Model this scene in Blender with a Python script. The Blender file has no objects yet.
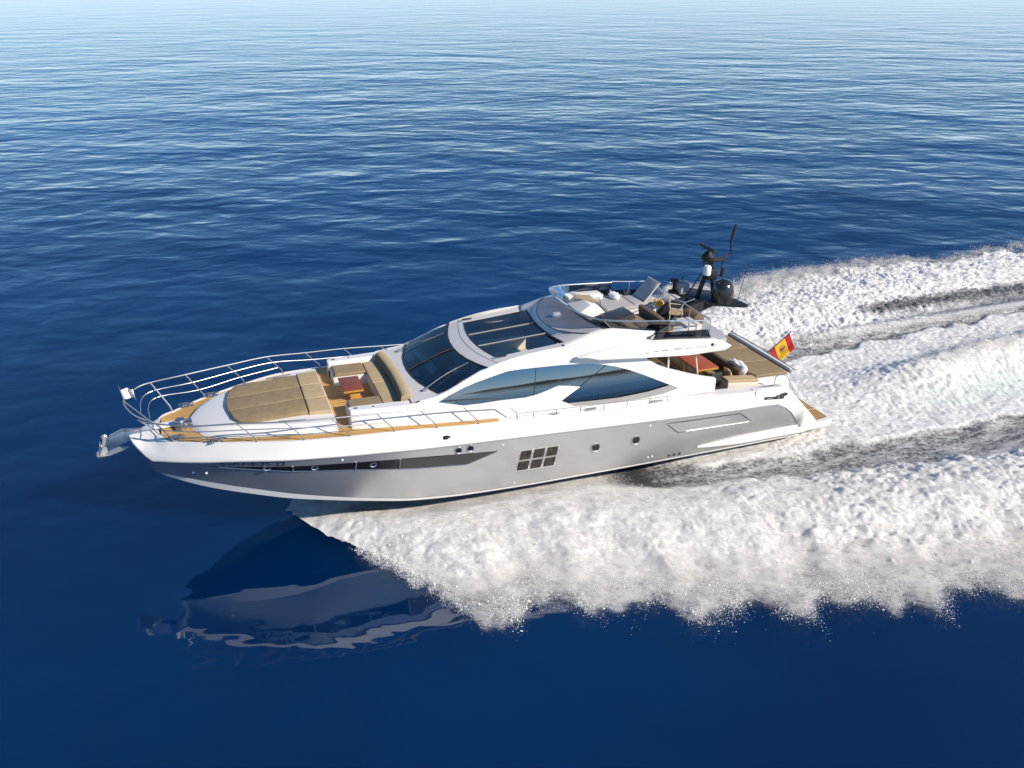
import bpy, bmesh, math, random
import numpy as np
from mathutils import Matrix, Vector
R = math.radians
random.seed(4)
rng = np.random.default_rng(7)
sc = bpy.context.scene
COL = sc.collection

# ------------------------------------------------------------------ camera
CAM_H = 15.404
cd = bpy.data.cameras.new('camera')
cd.sensor_width = 36.0
cd.lens = 850.0 / 1024.0 * 36.0
cd.clip_start = 0.5
cd.clip_end = 40000
cam = bpy.data.objects.new('camera', cd)
COL.objects.link(cam)
cam.matrix_world = Matrix.Translation((0, 0, CAM_H)) @ Matrix.Rotation(R(90 - 26.278), 4, 'X') @ Matrix.Rotation(R(-0.182), 4, 'Z')
sc.camera = cam

# ------------------------------------------------------------------ boat axes
YAW, TRIM, HEEL = R(20.363), R(1.884), R(1.422)
GF = Vector((-math.cos(YAW), -math.sin(YAW), 0))          # forward on the water plane
GP = Vector((math.sin(YAW), -math.cos(YAW), 0))           # port on the water plane
UP = Vector((0, 0, 1))
F2 = GF * math.cos(TRIM) + UP * math.sin(TRIM)
U2 = UP * math.cos(TRIM) - GF * math.sin(TRIM)
P3 = GP * math.cos(HEEL) + U2 * math.sin(HEEL)
U3 = U2 * math.cos(HEEL) - GP * math.sin(HEEL)
CEN = Vector((0.452, 25.084, 0.0))
ORG = CEN + Vector((0, 0, 0.566)) - F2 * 11.0
BOAT = Matrix(((F2.x, P3.x, U3.x, ORG.x), (F2.y, P3.y, U3.y, ORG.y), (F2.z, P3.z, U3.z, ORG.z), (0, 0, 0, 1)))

# ------------------------------------------------------------------ sun, sky, exposure
SUN_EL, SUN_AZ = R(34), R(50)                              # azimuth from dead aft towards port
sdir = (-GF * math.cos(SUN_AZ) + GP * math.sin(SUN_AZ)) * math.cos(SUN_EL) + UP * math.sin(SUN_EL)
sl = bpy.data.lights.new('sun', 'SUN')
sl.energy = 5.0
sl.angle = R(0.55)
sl.color = (1.0, 0.915, 0.80)
so = bpy.data.objects.new('sun', sl)
COL.objects.link(so)
so.rotation_euler = sdir.to_track_quat('Z', 'Y').to_euler()
so.location = (30, -10, 60)
w = bpy.data.worlds.new('World')
sc.world = w
w.use_nodes = True
nt = w.node_tree
sky = nt.nodes.new('ShaderNodeTexSky')
sky.sky_type = 'NISHITA'
sky.sun_disc = False
sky.sun_elevation = SUN_EL
sky.sun_rotation = math.atan2(sdir.x, sdir.y)
sky.air_density = 1.0
sky.dust_density = 0.1
sky.ozone_density = 2.5
# pale band of haze low over the horizon
geo = nt.nodes.new('ShaderNodeTexCoord')
sep = nt.nodes.new('ShaderNodeSeparateXYZ'); nt.links.new(geo.outputs['Generated'], sep.inputs[0])
ab = nt.nodes.new('ShaderNodeMath'); ab.operation = 'ABSOLUTE'; nt.links.new(sep.outputs['Z'], ab.inputs[0])
inv = nt.nodes.new('ShaderNodeMath'); inv.operation = 'SUBTRACT'; inv.inputs[0].default_value = 1.0; nt.links.new(ab.outputs[0], inv.inputs[1])
pw = nt.nodes.new('ShaderNodeMath'); pw.operation = 'POWER'; pw.inputs[1].default_value = 12.0; nt.links.new(inv.outputs[0], pw.inputs[0])
tint = nt.nodes.new('ShaderNodeMix'); tint.data_type = 'RGBA'; tint.blend_type = 'MULTIPLY'; tint.inputs[0].default_value = 1.0
nt.links.new(sky.outputs[0], tint.inputs[6]); tint.inputs[7].default_value = (0.50, 0.88, 1.18, 1)
mxs = nt.nodes.new('ShaderNodeMix'); mxs.data_type = 'RGBA'
nt.links.new(pw.outputs[0], mxs.inputs[0]); nt.links.new(tint.outputs[2], mxs.inputs[6]); mxs.inputs[7].default_value = (8.6, 10.5, 12.3, 1)
nt.links.new(mxs.outputs[2], nt.nodes['Background'].inputs[0])
nt.nodes['Background'].inputs[1].default_value = 0.095
sc.view_settings.view_transform = 'Standard'
sc.view_settings.look = 'None'
sc.view_settings.exposure = 0.15
sc.view_settings.gamma = 1.0
sc.render.engine = 'CYCLES'
sc.cycles.max_bounces = 8
sc.cycles.transparent_max_bounces = 24
sc.cycles.use_denoising = True
sc.cycles.sample_clamp_indirect = 6.0

# ------------------------------------------------------------------ materials
def nn(t, kind, **kw):
    n = t.nodes.new(kind)
    for k, v in kw.items():
        if k in n.inputs: n.inputs[k].default_value = v
        else: setattr(n, k, v)
    return n

def mat(name, col, rough=0.5, metal=0.0, coat=0.0, spec=0.5, noise=0.0, nscale=3.0, bump=0.0, bscale=30.0):
    m = bpy.data.materials.new(name)
    m.use_nodes = True
    t = m.node_tree
    b = t.nodes['Principled BSDF']
    b.inputs['Base Color'].default_value = (*col, 1)
    b.inputs['Roughness'].default_value = rough
    b.inputs['Metallic'].default_value = metal
    b.inputs['Coat Weight'].default_value = coat
    b.inputs['Coat Roughness'].default_value = 0.06
    b.inputs['Specular IOR Level'].default_value = spec
    if noise or bump:
        tc = nn(t, 'ShaderNodeTexCoord')
    if noise:
        nz = nn(t, 'ShaderNodeTexNoise', Scale=nscale, Detail=5.0, Roughness=0.6)
        t.links.new(tc.outputs['Object'], nz.inputs['Vector'])
        mr = nn(t, 'ShaderNodeMapRange')
        mr.inputs['From Min'].default_value = 0.3
        mr.inputs['From Max'].default_value = 0.7
        mr.inputs['To Min'].default_value = 1 - noise
        mr.inputs['To Max'].default_value = 1 + noise * 0.6
        t.links.new(nz.outputs['Fac'], mr.inputs['Value'])
        mx = nn(t, 'ShaderNodeVectorMath', operation='SCALE')
        mx.inputs[0].default_value = col
        t.links.new(mr.outputs[0], mx.inputs['Scale'])
        t.links.new(mx.outputs[0], b.inputs['Base Color'])
    if bump:
        n2 = nn(t, 'ShaderNodeTexNoise', Scale=bscale, Detail=4.0)
        t.links.new(tc.outputs['Object'], n2.inputs['Vector'])
        bp = nn(t, 'ShaderNodeBump', Strength=1.0, Distance=bump)
        t.links.new(n2.outputs['Fac'], bp.inputs['Height'])
        t.links.new(bp.outputs[0], b.inputs['Normal'])
    return m

def teak_mat(name, dark=1.0, plank=0.06):
    m = mat(name, (0.5, 0.27, 0.08), 0.55)
    t = m.node_tree
    b = t.nodes['Principled BSDF']
    tc = nn(t, 'ShaderNodeTexCoord')
    sp = nn(t, 'ShaderNodeSeparateXYZ')
    t.links.new(tc.outputs['Object'], sp.inputs[0])
    dv = nn(t, 'ShaderNodeMath', operation='DIVIDE'); dv.inputs[1].default_value = plank
    t.links.new(sp.outputs['Y'], dv.inputs[0])
    fr = nn(t, 'ShaderNodeMath', operation='FRACT'); t.links.new(dv.outputs[0], fr.inputs[0])
    fl = nn(t, 'ShaderNodeMath', operation='FLOOR'); t.links.new(dv.outputs[0], fl.inputs[0])
    seam = nn(t, 'ShaderNodeMath', operation='LESS_THAN'); seam.inputs[1].default_value = 0.13
    t.links.new(fr.outputs[0], seam.inputs[0])
    wn = nn(t, 'ShaderNodeTexWhiteNoise', noise_dimensions='1D'); t.links.new(fl.outputs[0], wn.inputs['W'])
    mp = nn(t, 'ShaderNodeMapping'); mp.inputs['Scale'].default_value = (1.2, 14, 14)
    t.links.new(tc.outputs['Object'], mp.inputs[0])
    nz = nn(t, 'ShaderNodeTexNoise', Scale=2.0, Detail=6.0); t.links.new(mp.outputs[0], nz.inputs['Vector'])
    ad = nn(t, 'ShaderNodeMath', operation='ADD'); t.links.new(wn.outputs['Value'], ad.inputs[0]); t.links.new(nz.outputs['Fac'], ad.inputs[1])
    cr = nn(t, 'ShaderNodeValToRGB')
    cr.color_ramp.elements[0].position = 0.2; cr.color_ramp.elements[0].color = (0.50 * dark, 0.27 * dark, 0.075 * dark, 1)
    cr.color_ramp.elements[1].position = 1.5 / 2 + .2; cr.color_ramp.elements[1].color = (0.74 * dark, 0.45 * dark, 0.145 * dark, 1)
    hl = nn(t, 'ShaderNodeMath', operation='MULTIPLY'); hl.inputs[1].default_value = 0.5; t.links.new(ad.outputs[0], hl.inputs[0])
    t.links.new(hl.outputs[0], cr.inputs[0])
    mx = nn(t, 'ShaderNodeMix', data_type='RGBA')
    t.links.new(seam.outputs[0], mx.inputs[0]); t.links.new(cr.outputs[0], mx.inputs[6]); mx.inputs[7].default_value = (0.16, 0.09, 0.04, 1)
    t.links.new(mx.outputs[2], b.inputs['Base Color'])
    return m

def glass_mat(name, tint, fres=1.5, rough=0.02, add=0.0):
    m = bpy.data.materials.new(name)
    m.use_nodes = True
    t = m.node_tree
    t.nodes.clear()
    out = nn(t, 'ShaderNodeOutputMaterial')
    tr = nn(t, 'ShaderNodeBsdfTransparent'); tr.inputs[0].default_value = (*tint, 1)
    gl = nn(t, 'ShaderNodeBsdfGlossy'); gl.inputs['Roughness'].default_value = rough
    fr = nn(t, 'ShaderNodeFresnel'); fr.inputs[0].default_value = fres
    mx = nn(t, 'ShaderNodeMixShader')
    if add:
        a = nn(t, 'ShaderNodeMath', operation='ADD'); a.inputs[1].default_value = add
        t.links.new(fr.outputs[0], a.inputs[0]); t.links.new(a.outputs[0], mx.inputs[0])
    else:
        t.links.new(fr.outputs[0], mx.inputs[0])
    t.links.new(tr.outputs[0], mx.inputs[1]); t.links.new(gl.outputs[0], mx.inputs[2])
    t.links.new(mx.outputs[0], out.inputs[0])
    return m

M = {}
M['white'] = mat('white_gelcoat', (0.80, 0.765, 0.715), 0.28, coat=0.3, noise=0.03, nscale=0.8)
M['offwhite'] = mat('cream_gelcoat', (0.68, 0.64, 0.59), 0.35, coat=0.2, noise=0.03, nscale=0.8)
M['silver'] = mat('silver_paint', (0.58, 0.57, 0.555), 0.25, metal=0.70, coat=0.35, noise=0.03, nscale=0.6)
M['black'] = mat('antifouling_black', (0.012, 0.012, 0.014), 0.5, noise=0.2, nscale=2)
M['darkglass'] = mat('mirror_tinted_glass', (0.25, 0.265, 0.29), 0.02, metal=1.0)
M['hullglass'] = mat('hull_window_glass', (0.012, 0.011, 0.011), 0.06, spec=0.6)
M['brownglass'] = mat('curtained_window_glass', (0.035, 0.024, 0.017), 0.1, spec=0.6, noise=0.5, nscale=9)
M['greytrim'] = mat('grey_trim', (0.30, 0.29, 0.28), 0.5)
M['darkpanel'] = mat('dark_grey_panel', (0.05, 0.047, 0.045), 0.35)
M['steel'] = mat('polished_steel', (0.66, 0.66, 0.67), 0.32, metal=1.0)
M['galv'] = mat('galvanised_steel', (0.62, 0.60, 0.57), 0.42, metal=0.7, noise=0.15, nscale=12)
M['chrome'] = mat('chain_steel', (0.35, 0.35, 0.36), 0.35, metal=0.9)
M['teak'] = teak_mat('teak_planks')
M['teakdark'] = teak_mat('teak_swim_planks', 0.72)
M['tan'] = mat('tan_cushion', (0.29, 0.205, 0.110), 0.85, noise=0.16, nscale=5, bump=0.01, bscale=7)
M['tan2'] = mat('pale_tan_cushion', (0.46, 0.34, 0.19), 0.85, noise=0.10, nscale=5, bump=0.008, bscale=8)
M['brown'] = mat('brown_cushion_and_shade', (0.15, 0.105, 0.065), 0.85, noise=0.12, nscale=5)  # brown upholstery, also the painted shade on the bow backrest front
M['visor'] = mat('grey_visor', (0.40, 0.40, 0.42), 0.45, noise=0.05, nscale=2)
M['darkrub'] = mat('black_rubber', (0.02, 0.02, 0.022), 0.5)
M['tablered'] = mat('mahogany_varnish', (0.24, 0.06, 0.03), 0.45, coat=0.0, noise=0.15, nscale=4)
M['tablewood'] = mat('teak_edge', (0.52, 0.27, 0.06), 0.45, noise=0.1)
M['orangetop'] = mat('cherry_varnish', (0.38, 0.085, 0.03), 0.5, coat=0.0, noise=0.12, nscale=4)
M['interior'] = mat('cabin_dark', (0.22, 0.20, 0.185), 0.6, noise=0.2)
M['seat'] = mat('cabin_cream_leather', (0.78, 0.68, 0.48), 0.6)
M['skin'] = mat('cabin_peach_cloth', (0.78, 0.45, 0.28), 0.7)
M['mastblack'] = mat('mast_black', (0.012, 0.012, 0.013), 0.5)
M['dome'] = mat('dome_graphite', (0.022, 0.021, 0.019), 0.22, coat=0.5)
M['whiteplastic'] = mat('white_plastic', (0.8, 0.8, 0.78), 0.4)
M['towel'] = mat('white_towel', (0.78, 0.74, 0.72), 0.95, bump=0.02, bscale=14)
M['fabricgrey'] = mat('grey_mesh_fabric', (0.42, 0.39, 0.38), 0.8, bump=0.004, bscale=40)
M['cream'] = mat('cream_panel', (0.72, 0.64, 0.52), 0.5)
M['yellow'] = mat('yellow_cloth', (0.75, 0.38, 0.04), 0.9, bump=0.02, bscale=12)
M['letter'] = mat('dark_lettering', (0.02, 0.022, 0.04), 0.4)
M['faint'] = mat('pale_grey_lettering', (0.34, 0.34, 0.33), 0.4)
M['smoked'] = glass_mat('smoked_glass', (0.30, 0.30, 0.32), 1.45, add=0.03)
M['screen'] = glass_mat('windshield_glass', (0.84, 0.90, 0.94), 1.5, add=0.07)
M['frame'] = mat('pale_window_frame', (0.62, 0.60, 0.58), 0.35, metal=0.3)
M['railsteel'] = mat('rail_steel', (0.50, 0.49, 0.48), 0.45, metal=0.9)
M['rope'] = mat('rope', (0.5, 0.45, 0.36), 0.9)

# ------------------------------------------------------------------ mesh helpers
class MB:
    def __init__(s): s.v = []; s.f = []; s.sm = []
    def add(s, verts, faces, smooth=True):
        o = len(s.v)
        s.v += [tuple(p) for p in verts]
        s.f += [tuple(i + o for i in f) for f in faces]
    def grid(s, rows, close=False):
        o = len(s.v); n = len(rows[0])
        for r in rows: s.v += [tuple(p) for p in r]
        for i in range(len(rows) - 1):
            for j in range(n if close else n - 1):
                k = (j + 1) % n
                s.f.append((o + i * n + j, o + i * n + k, o + (i + 1) * n + k, o + (i + 1) * n + j))
    def tube(s, pts, r, n=7, cap=True, closed=False):
        pts = [Vector(p) for p in pts]
        rows = []
        up = None
        L = len(pts)
        for i, p in enumerate(pts):
            a = pts[i - 1] if (i > 0 or closed) else pts[i]
            b = pts[(i + 1) % L] if (i < L - 1 or closed) else pts[i]
            d = (b - a).normalized()
            if up is None:
                up = d.orthogonal().normalized()
            up = (up - d * up.dot(d)).normalized()
            q = d.cross(up)
            rr = r[i] if isinstance(r, (list, tuple)) else r
            rows.append([p + (up * math.cos(2 * math.pi * k / n) + q * math.sin(2 * math.pi * k / n)) * rr for k in range(n)])
        if closed: rows.append(rows[0])
        o = len(s.v)
        s.grid(rows, True)
        if cap and not closed:
            s.f.append(tuple(o + k for k in range(n))[::-1])
            s.f.append(tuple(o + (L - 1) * n + k for k in range(n)))
    def box(s, c, d, bev=0.02, rot=None, seg=2):
        bm = bmesh.new()
        bmesh.ops.create_cube(bm, size=1)
        for v in bm.verts: v.co = Vector((v.co.x * d[0], v.co.y * d[1], v.co.z * d[2]))
        if bev:
            bmesh.ops.bevel(bm, geom=list(bm.edges), offset=min(bev, min(d) * 0.45), segments=seg, profile=0.6, affect='EDGES')
        m = Matrix.Translation(c)
        if rot: m = m @ rot
        bm.verts.index_update()
        s.add([m @ v.co for v in bm.verts], [[v.index for v in f.verts] for f in bm.faces])
        bm.free()
    def prism(s, poly, h0, h1, axis='z', bev=0.0, seg=2):
        """extrude polygon (2d) between h0 and h1 along axis; poly coords are the two other axes in xyz order"""
        def P(a, b, h): return {'z': (a, b, h), 'y': (a, h, b), 'x': (h, a, b)}[axis]
        bm = bmesh.new()
        lo = [bm.verts.new(P(a, b, h0)) for a, b in poly]
        hi = [bm.verts.new(P(a, b, h1)) for a, b in poly]
        n = len(poly)
        bm.faces.new(lo[::-1]); top = bm.faces.new(hi)
        for i in range(n): bm.faces.new((lo[i], lo[(i + 1) % n], hi[(i + 1) % n], hi[i]))
        if bev:
            bmesh.ops.bevel(bm, geom=[e for e in bm.edges if all(v in hi for v in e.verts) or all(v in lo for v in e.verts)], offset=bev, segments=seg, profile=0.6, affect='EDGES')
        big = [f for f in bm.faces if len(f.verts) > 4]
        bmesh.ops.triangulate(bm, faces=big)
        bm.verts.index_update()
        s.add([v.co for v in bm.verts], [[v.index for v in f.verts] for f in bm.faces])
        bm.free()
    def lathe(s, prof, c, n=24, mtx=None):
        rows = []
        for r, z in prof:
            rows.append([(Vector((r * math.cos(2 * math.pi * k / n), r * math.sin(2 * math.pi * k / n), z))) for k in range(n)])
        m = Matrix.Translation(c)
        if mtx: m = m @ mtx
        rows = [[m @ p for p in r] for r in rows]
        s.grid(rows, True)
    def mirror(s):
        o = len(s.v); nf = len(s.f)
        s.v += [(x, -y, z) for x, y, z in s.v[:o]]
        s.f += [tuple(i + o for i in f[::-1]) for f in s.f[:nf]]
        return s
    def pair(s, name, m, parent=None, ang=38):
        """the port piece and its mirror image to starboard, as two objects"""
        pa = parent if isinstance(parent, tuple) else (parent, parent)
        a = s.build(name, m, pa[0], ang)
        t = MB(); t.v = [(x, -y, z) for x, y, z in s.v]; t.f = [tuple(f[::-1]) for f in s.f]
        return (a, t.build(name, m, pa[1], ang))
    def build(s, name, m, parent=None, ang=38, merge=1e-4, off=None):
        me = bpy.data.meshes.new(name)
        bm = bmesh.new()
        vs = [bm.verts.new(p if off is None else Vector(p) - off) for p in s.v]
        for f in s.f:
            try: bm.faces.new([vs[i] for i in f])
            except ValueError: pass
        if merge: bmesh.ops.remove_doubles(bm, verts=list(bm.verts), dist=merge)
        bmesh.ops.recalc_face_normals(bm, faces=list(bm.faces))
        for f in bm.faces: f.smooth = True
        for e in bm.edges:
            if len(e.link_faces) == 2 and e.calc_face_angle(0) > R(ang): e.smooth = False
        bm.to_mesh(me); bm.free()
        me.materials.append(m)
        o = bpy.data.objects.new(name, me)
        COL.objects.link(o)
        if parent is not None: o.parent = parent
        return o

def pchip(xs, ys):
    xs = np.array(xs, float); ys = np.array(ys, float)
    h = np.diff(xs); d = np.diff(ys) / h
    m = np.zeros_like(ys)
    m[0], m[-1] = d[0], d[-1]
    for i in range(1, len(xs) - 1):
        if d[i - 1] * d[i] > 0:
            w1 = 2 * h[i] + h[i - 1]; w2 = h[i] + 2 * h[i - 1]
            m[i] = (w1 + w2) / (w1 / d[i - 1] + w2 / d[i])
    def f(x):
        x = min(max(x, xs[0]), xs[-1])
        i = int(min(np.searchsorted(xs, x, 'right') - 1, len(xs) - 2))
        t = (x - xs[i]) / h[i]
        return float((2*t**3-3*t**2+1)*ys[i] + (t**3-2*t**2+t)*h[i]*m[i] + (-2*t**3+3*t**2)*ys[i+1] + (t**3-t**2)*h[i]*m[i+1])
    return f

def smooth_path(pts, n=6):
    pts = [Vector(p) for p in pts]
    out = []
    for i in range(len(pts) - 1):
        p0 = pts[max(i - 1, 0)]; p1 = pts[i]; p2 = pts[i + 1]; p3 = pts[min(i + 2, len(pts) - 1)]
        for k in range(n):
            t = k / n
            out.append(0.5 * ((2 * p1) + (p2 - p0) * t + (2*p0 - 5*p1 + 4*p2 - p3) * t*t + (3*p1 - p0 - 3*p2 + p3) * t**3))
    out.append(pts[-1])
    return out

def thing(name, label, cat, loc=None, group=None, rot=None):
    o = bpy.data.objects.new(name, None)
    o.empty_display_size = 0.3
    COL.objects.link(o)
    m = BOAT.copy()
    if loc is not None: m = BOAT @ Matrix.Translation(loc)
    if rot is not None: m = m @ rot
    o.matrix_world = m
    o['label'] = label; o['category'] = cat
    if group: o['group'] = group
    return o

# ================================================================== SEA
def sea_material():
    m = bpy.data.materials.new('deep_sea_water')
    m.use_nodes = True
    t = m.node_tree
    b = t.nodes['Principled BSDF']
    b.inputs['Roughness'].default_value = 0.025
    b.inputs['IOR'].default_value = 1.45
    b.inputs['Specular IOR Level'].default_value = 1.5
    b.inputs['Specular Tint'].default_value = (0.78, 0.90, 1.0, 1)
    b.subsurface_method = 'BURLEY'
    b.inputs['Subsurface Weight'].default_value = 1.0
    b.inputs['Subsurface Radius'].default_value = (1.0, 1.0, 1.0)
    b.inputs['Subsurface Scale'].default_value = 6.0
    tc = nn(t, 'ShaderNodeTexCoord')
    big = nn(t, 'ShaderNodeTexNoise', Scale=0.03, Detail=5.0, Roughness=0.55, Distortion=0.8)
    t.links.new(tc.outputs['Object'], big.inputs['Vector'])
    cr = nn(t, 'ShaderNodeValToRGB')
    cr.color_ramp.elements[0].position = 0.32; cr.color_ramp.elements[0].color = (0.0000, 0.0085, 0.042, 1)
    cr.color_ramp.elements[1].position = 0.72; cr.color_ramp.elements[1].color = (0.0000, 0.029, 0.110, 1)
    t.links.new(big.outputs['Fac'], cr.inputs[0])
    t.links.new(cr.outputs[0], b.inputs['Base Color'])
    prev = None
    def layer(scale, stretch, rot, dist, detail=3.0, rough=0.55):
        nonlocal prev
        mp = nn(t, 'ShaderNodeMapping')
        mp.inputs['Rotation'].default_value = (0, 0, rot)
        mp.inputs['Scale'].default_value = (scale, scale * stretch, scale)
        t.links.new(tc.outputs['Object'], mp.inputs[0])
        nz = nn(t, 'ShaderNodeTexNoise', Scale=1.0, Detail=detail, Roughness=rough, Distortion=0.4)
        t.links.new(mp.outputs[0], nz.inputs['Vector'])
        ml = nn(t, 'ShaderNodeMath', operation='MULTIPLY'); ml.inputs[1].default_value = dist
        t.links.new(nz.outputs['Fac'], ml.inputs[0])
        if prev is None: prev = ml.outputs[0]
        else:
            a = nn(t, 'ShaderNodeMath', operation='ADD')
            t.links.new(prev, a.inputs[0]); t.links.new(ml.outputs[0], a.inputs[1]); prev = a.outputs[0]
    layer(0.05, 1.7, R(-24), 0.60, 1.5)
    layer(0.21, 1.5, R(16), 0.22, 1.5)
    layer(0.47, 1.5, R(-30), 0.085, 1.5)
    layer(1.15, 1.4, R(10), 0.018, 1.0)
    bp = nn(t, 'ShaderNodeBump', Strength=1.0, Distance=1.0)
    # slick: calmer water in the lee of the bow, rougher out to the horizon
    sp = nn(t, 'ShaderNodeSeparateXYZ'); t.links.new(tc.outputs['Object'], sp.inputs[0])
    mr = nn(t, 'ShaderNodeMapRange', interpolation_type='SMOOTHSTEP')
    mr.inputs['From Min'].default_value = 19; mr.inputs['From Max'].default_value = 62
    mr.inputs['To Min'].default_value = 0.30; mr.inputs['To Max'].default_value = 1.0
    t.links.new(sp.outputs['Y'], mr.inputs['Value'])
    far = nn(t, 'ShaderNodeMapRange', interpolation_type='SMOOTHSTEP')
    far.inputs['From Min'].default_value = 55; far.inputs['From Max'].default_value = 320; far.inputs['To Min'].default_value = 1.0; far.inputs['To Max'].default_value = 0.42
    t.links.new(sp.outputs['Y'], far.inputs['Value'])
    mf = nn(t, 'ShaderNodeMath', operation='MULTIPLY'); t.links.new(mr.outputs[0], mf.inputs[0]); t.links.new(far.outputs[0], mf.inputs[1])
    ml = nn(t, 'ShaderNodeMath', operation='MULTIPLY')
    t.links.new(prev, ml.inputs[0]); t.links.new(mf.outputs[0], ml.inputs[1])
    t.links.new(ml.outputs[0], bp.inputs['Height'])
    t.links.new(bp.outputs[0], b.inputs['Normal'])
    return m
M['sea'] = sea_material()
mb = MB()
ring = [0, 40, 120, 400, 1500, 6000, 16000]
rows = [[(r * math.cos(2*math.pi*k/48), r * math.sin(2*math.pi*k/48), 0) for k in range(48)] for r in ring[1:]]
mb.grid(rows, True)
mb.v.append((0, 0, 0)); c0 = len(mb.v) - 1
mb.f += [(c0, k, (k + 1) % 48) for k in range(48)]
sea = mb.build('sea', M['sea'])
sea['kind'] = 'structure'

def coast():
    b = MB(); rows = []
    n = 160
    for i in range(n + 1):
        a = R(190) + R(160) * i / n
        hgt = 70 + 45 * math.sin(i * .21) + 30 * math.sin(i * .53 + 1) + 18 * math.sin(i * 1.3)
        fade = min(1, i / 18, (n - i) / 18)
        hgt = max(4, hgt * fade)
        r = 4200 + 250 * math.sin(i * .33)
        rows.append([((r + dr) * math.cos(a), (r + dr) * math.sin(a), z) for dr, z in ((-260, -3), (-120, hgt * .45), (60, hgt * .85), (230, hgt), (600, hgt * .6), (1000, -3))])
    b.grid(rows)
    o = b.build('hills', mat('coast_scrub', (0.05, 0.055, 0.035), 0.9, noise=0.4, nscale=0.01))
    o['kind'] = 'structure'
coast()

# ================================================================== WAKE (foam thrown from the hull, on the water)
def perlin(x, y, seed):
    r = np.random.default_rng(seed)
    perm = r.permutation(4096)
    gx = np.cos(r.random(4096) * 2 * np.pi); gy = np.sin(np.arccos(gx)) * np.sign(r.random(4096) - .5)
    xi = np.floor(x).astype(np.int64); yi = np.floor(y).astype(np.int64)
    xf = x - xi; yf = y - yi
    def g(ix, iy, dx, dy):
        h = perm[(perm[ix & 4095] + iy) & 4095]
        return gx[h] * dx + gy[h] * dy
    u = xf**3 * (xf * (xf * 6 - 15) + 10); v = yf**3 * (yf * (yf * 6 - 15) + 10)
    a = g(xi, yi, xf, yf); b = g(xi + 1, yi, xf - 1, yf)
    c = g(xi, yi + 1, xf, yf - 1); d = g(xi + 1, yi + 1, xf - 1, yf - 1)
    return (a + (b - a) * u + (c + (d - c) * u - (a + (b - a) * u)) * v) * 1.5

def sstep(a, b, x):
    t = np.clip((x - a) / (b - a), 0, 1)
    return t * t * (3 - 2 * t)

# outer and inner limits of the thrown spray, metres to port at X metres forward of the stern
PO_X = [-60, -40, -20, -10, 0.3, 1.3, 3.0, 4.8, 7.4, 9.3, 11, 12.3, 13.2, 14.9, 15.8, 16.7, 18.1, 19.0, 19.3]
PO_Y = [16, 15.2, 13.4, 12.4, 11.0, 10.9, 10.0, 9.6, 9.2, 8.5, 7.6, 7.3, 6.9, 6.6, 5.7, 4.1, 2.1, 0.3, 0.0]
SO_X = [-60, -40, -26, -14.7, -5.8, 0, 5, 10, 15, 16.7, 18.1, 19, 19.3]
SO_Y = [14, 13.2, 12.6, 13.4, 13.0, 12.6, 11.0, 8.8, 6.4, 4.1, 2.1, .3, 0.0]
IN_X = [-60, -20, -5.6, -2.9, -.4, 2.2, 4.6, 6.5, 7.6, 8.8, 10.5, 19.3]
IN_Y = [7.4, 6.1, 4.95, 4.6, 4.2, 3.75, 3.35, 3.0, 2.75, 2.4, 1.9, 0.0]
ST_X = [-60, -20, -8, -2.4, .2, 2.9, 5.1, 7.5]
ST_Y = [5.4, 4.5, 3.85, 3.5, 3.2, 2.95, 2.75, 1.6]
AMP_X = [-60, -30, -10, 0, 5, 9, 12, 14.5, 16.5, 18.0, 19.3]
AMP_Y = [.18, .35, .65, .85, .95, 1.0, .95, .75, .55, .30, .05]

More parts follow.
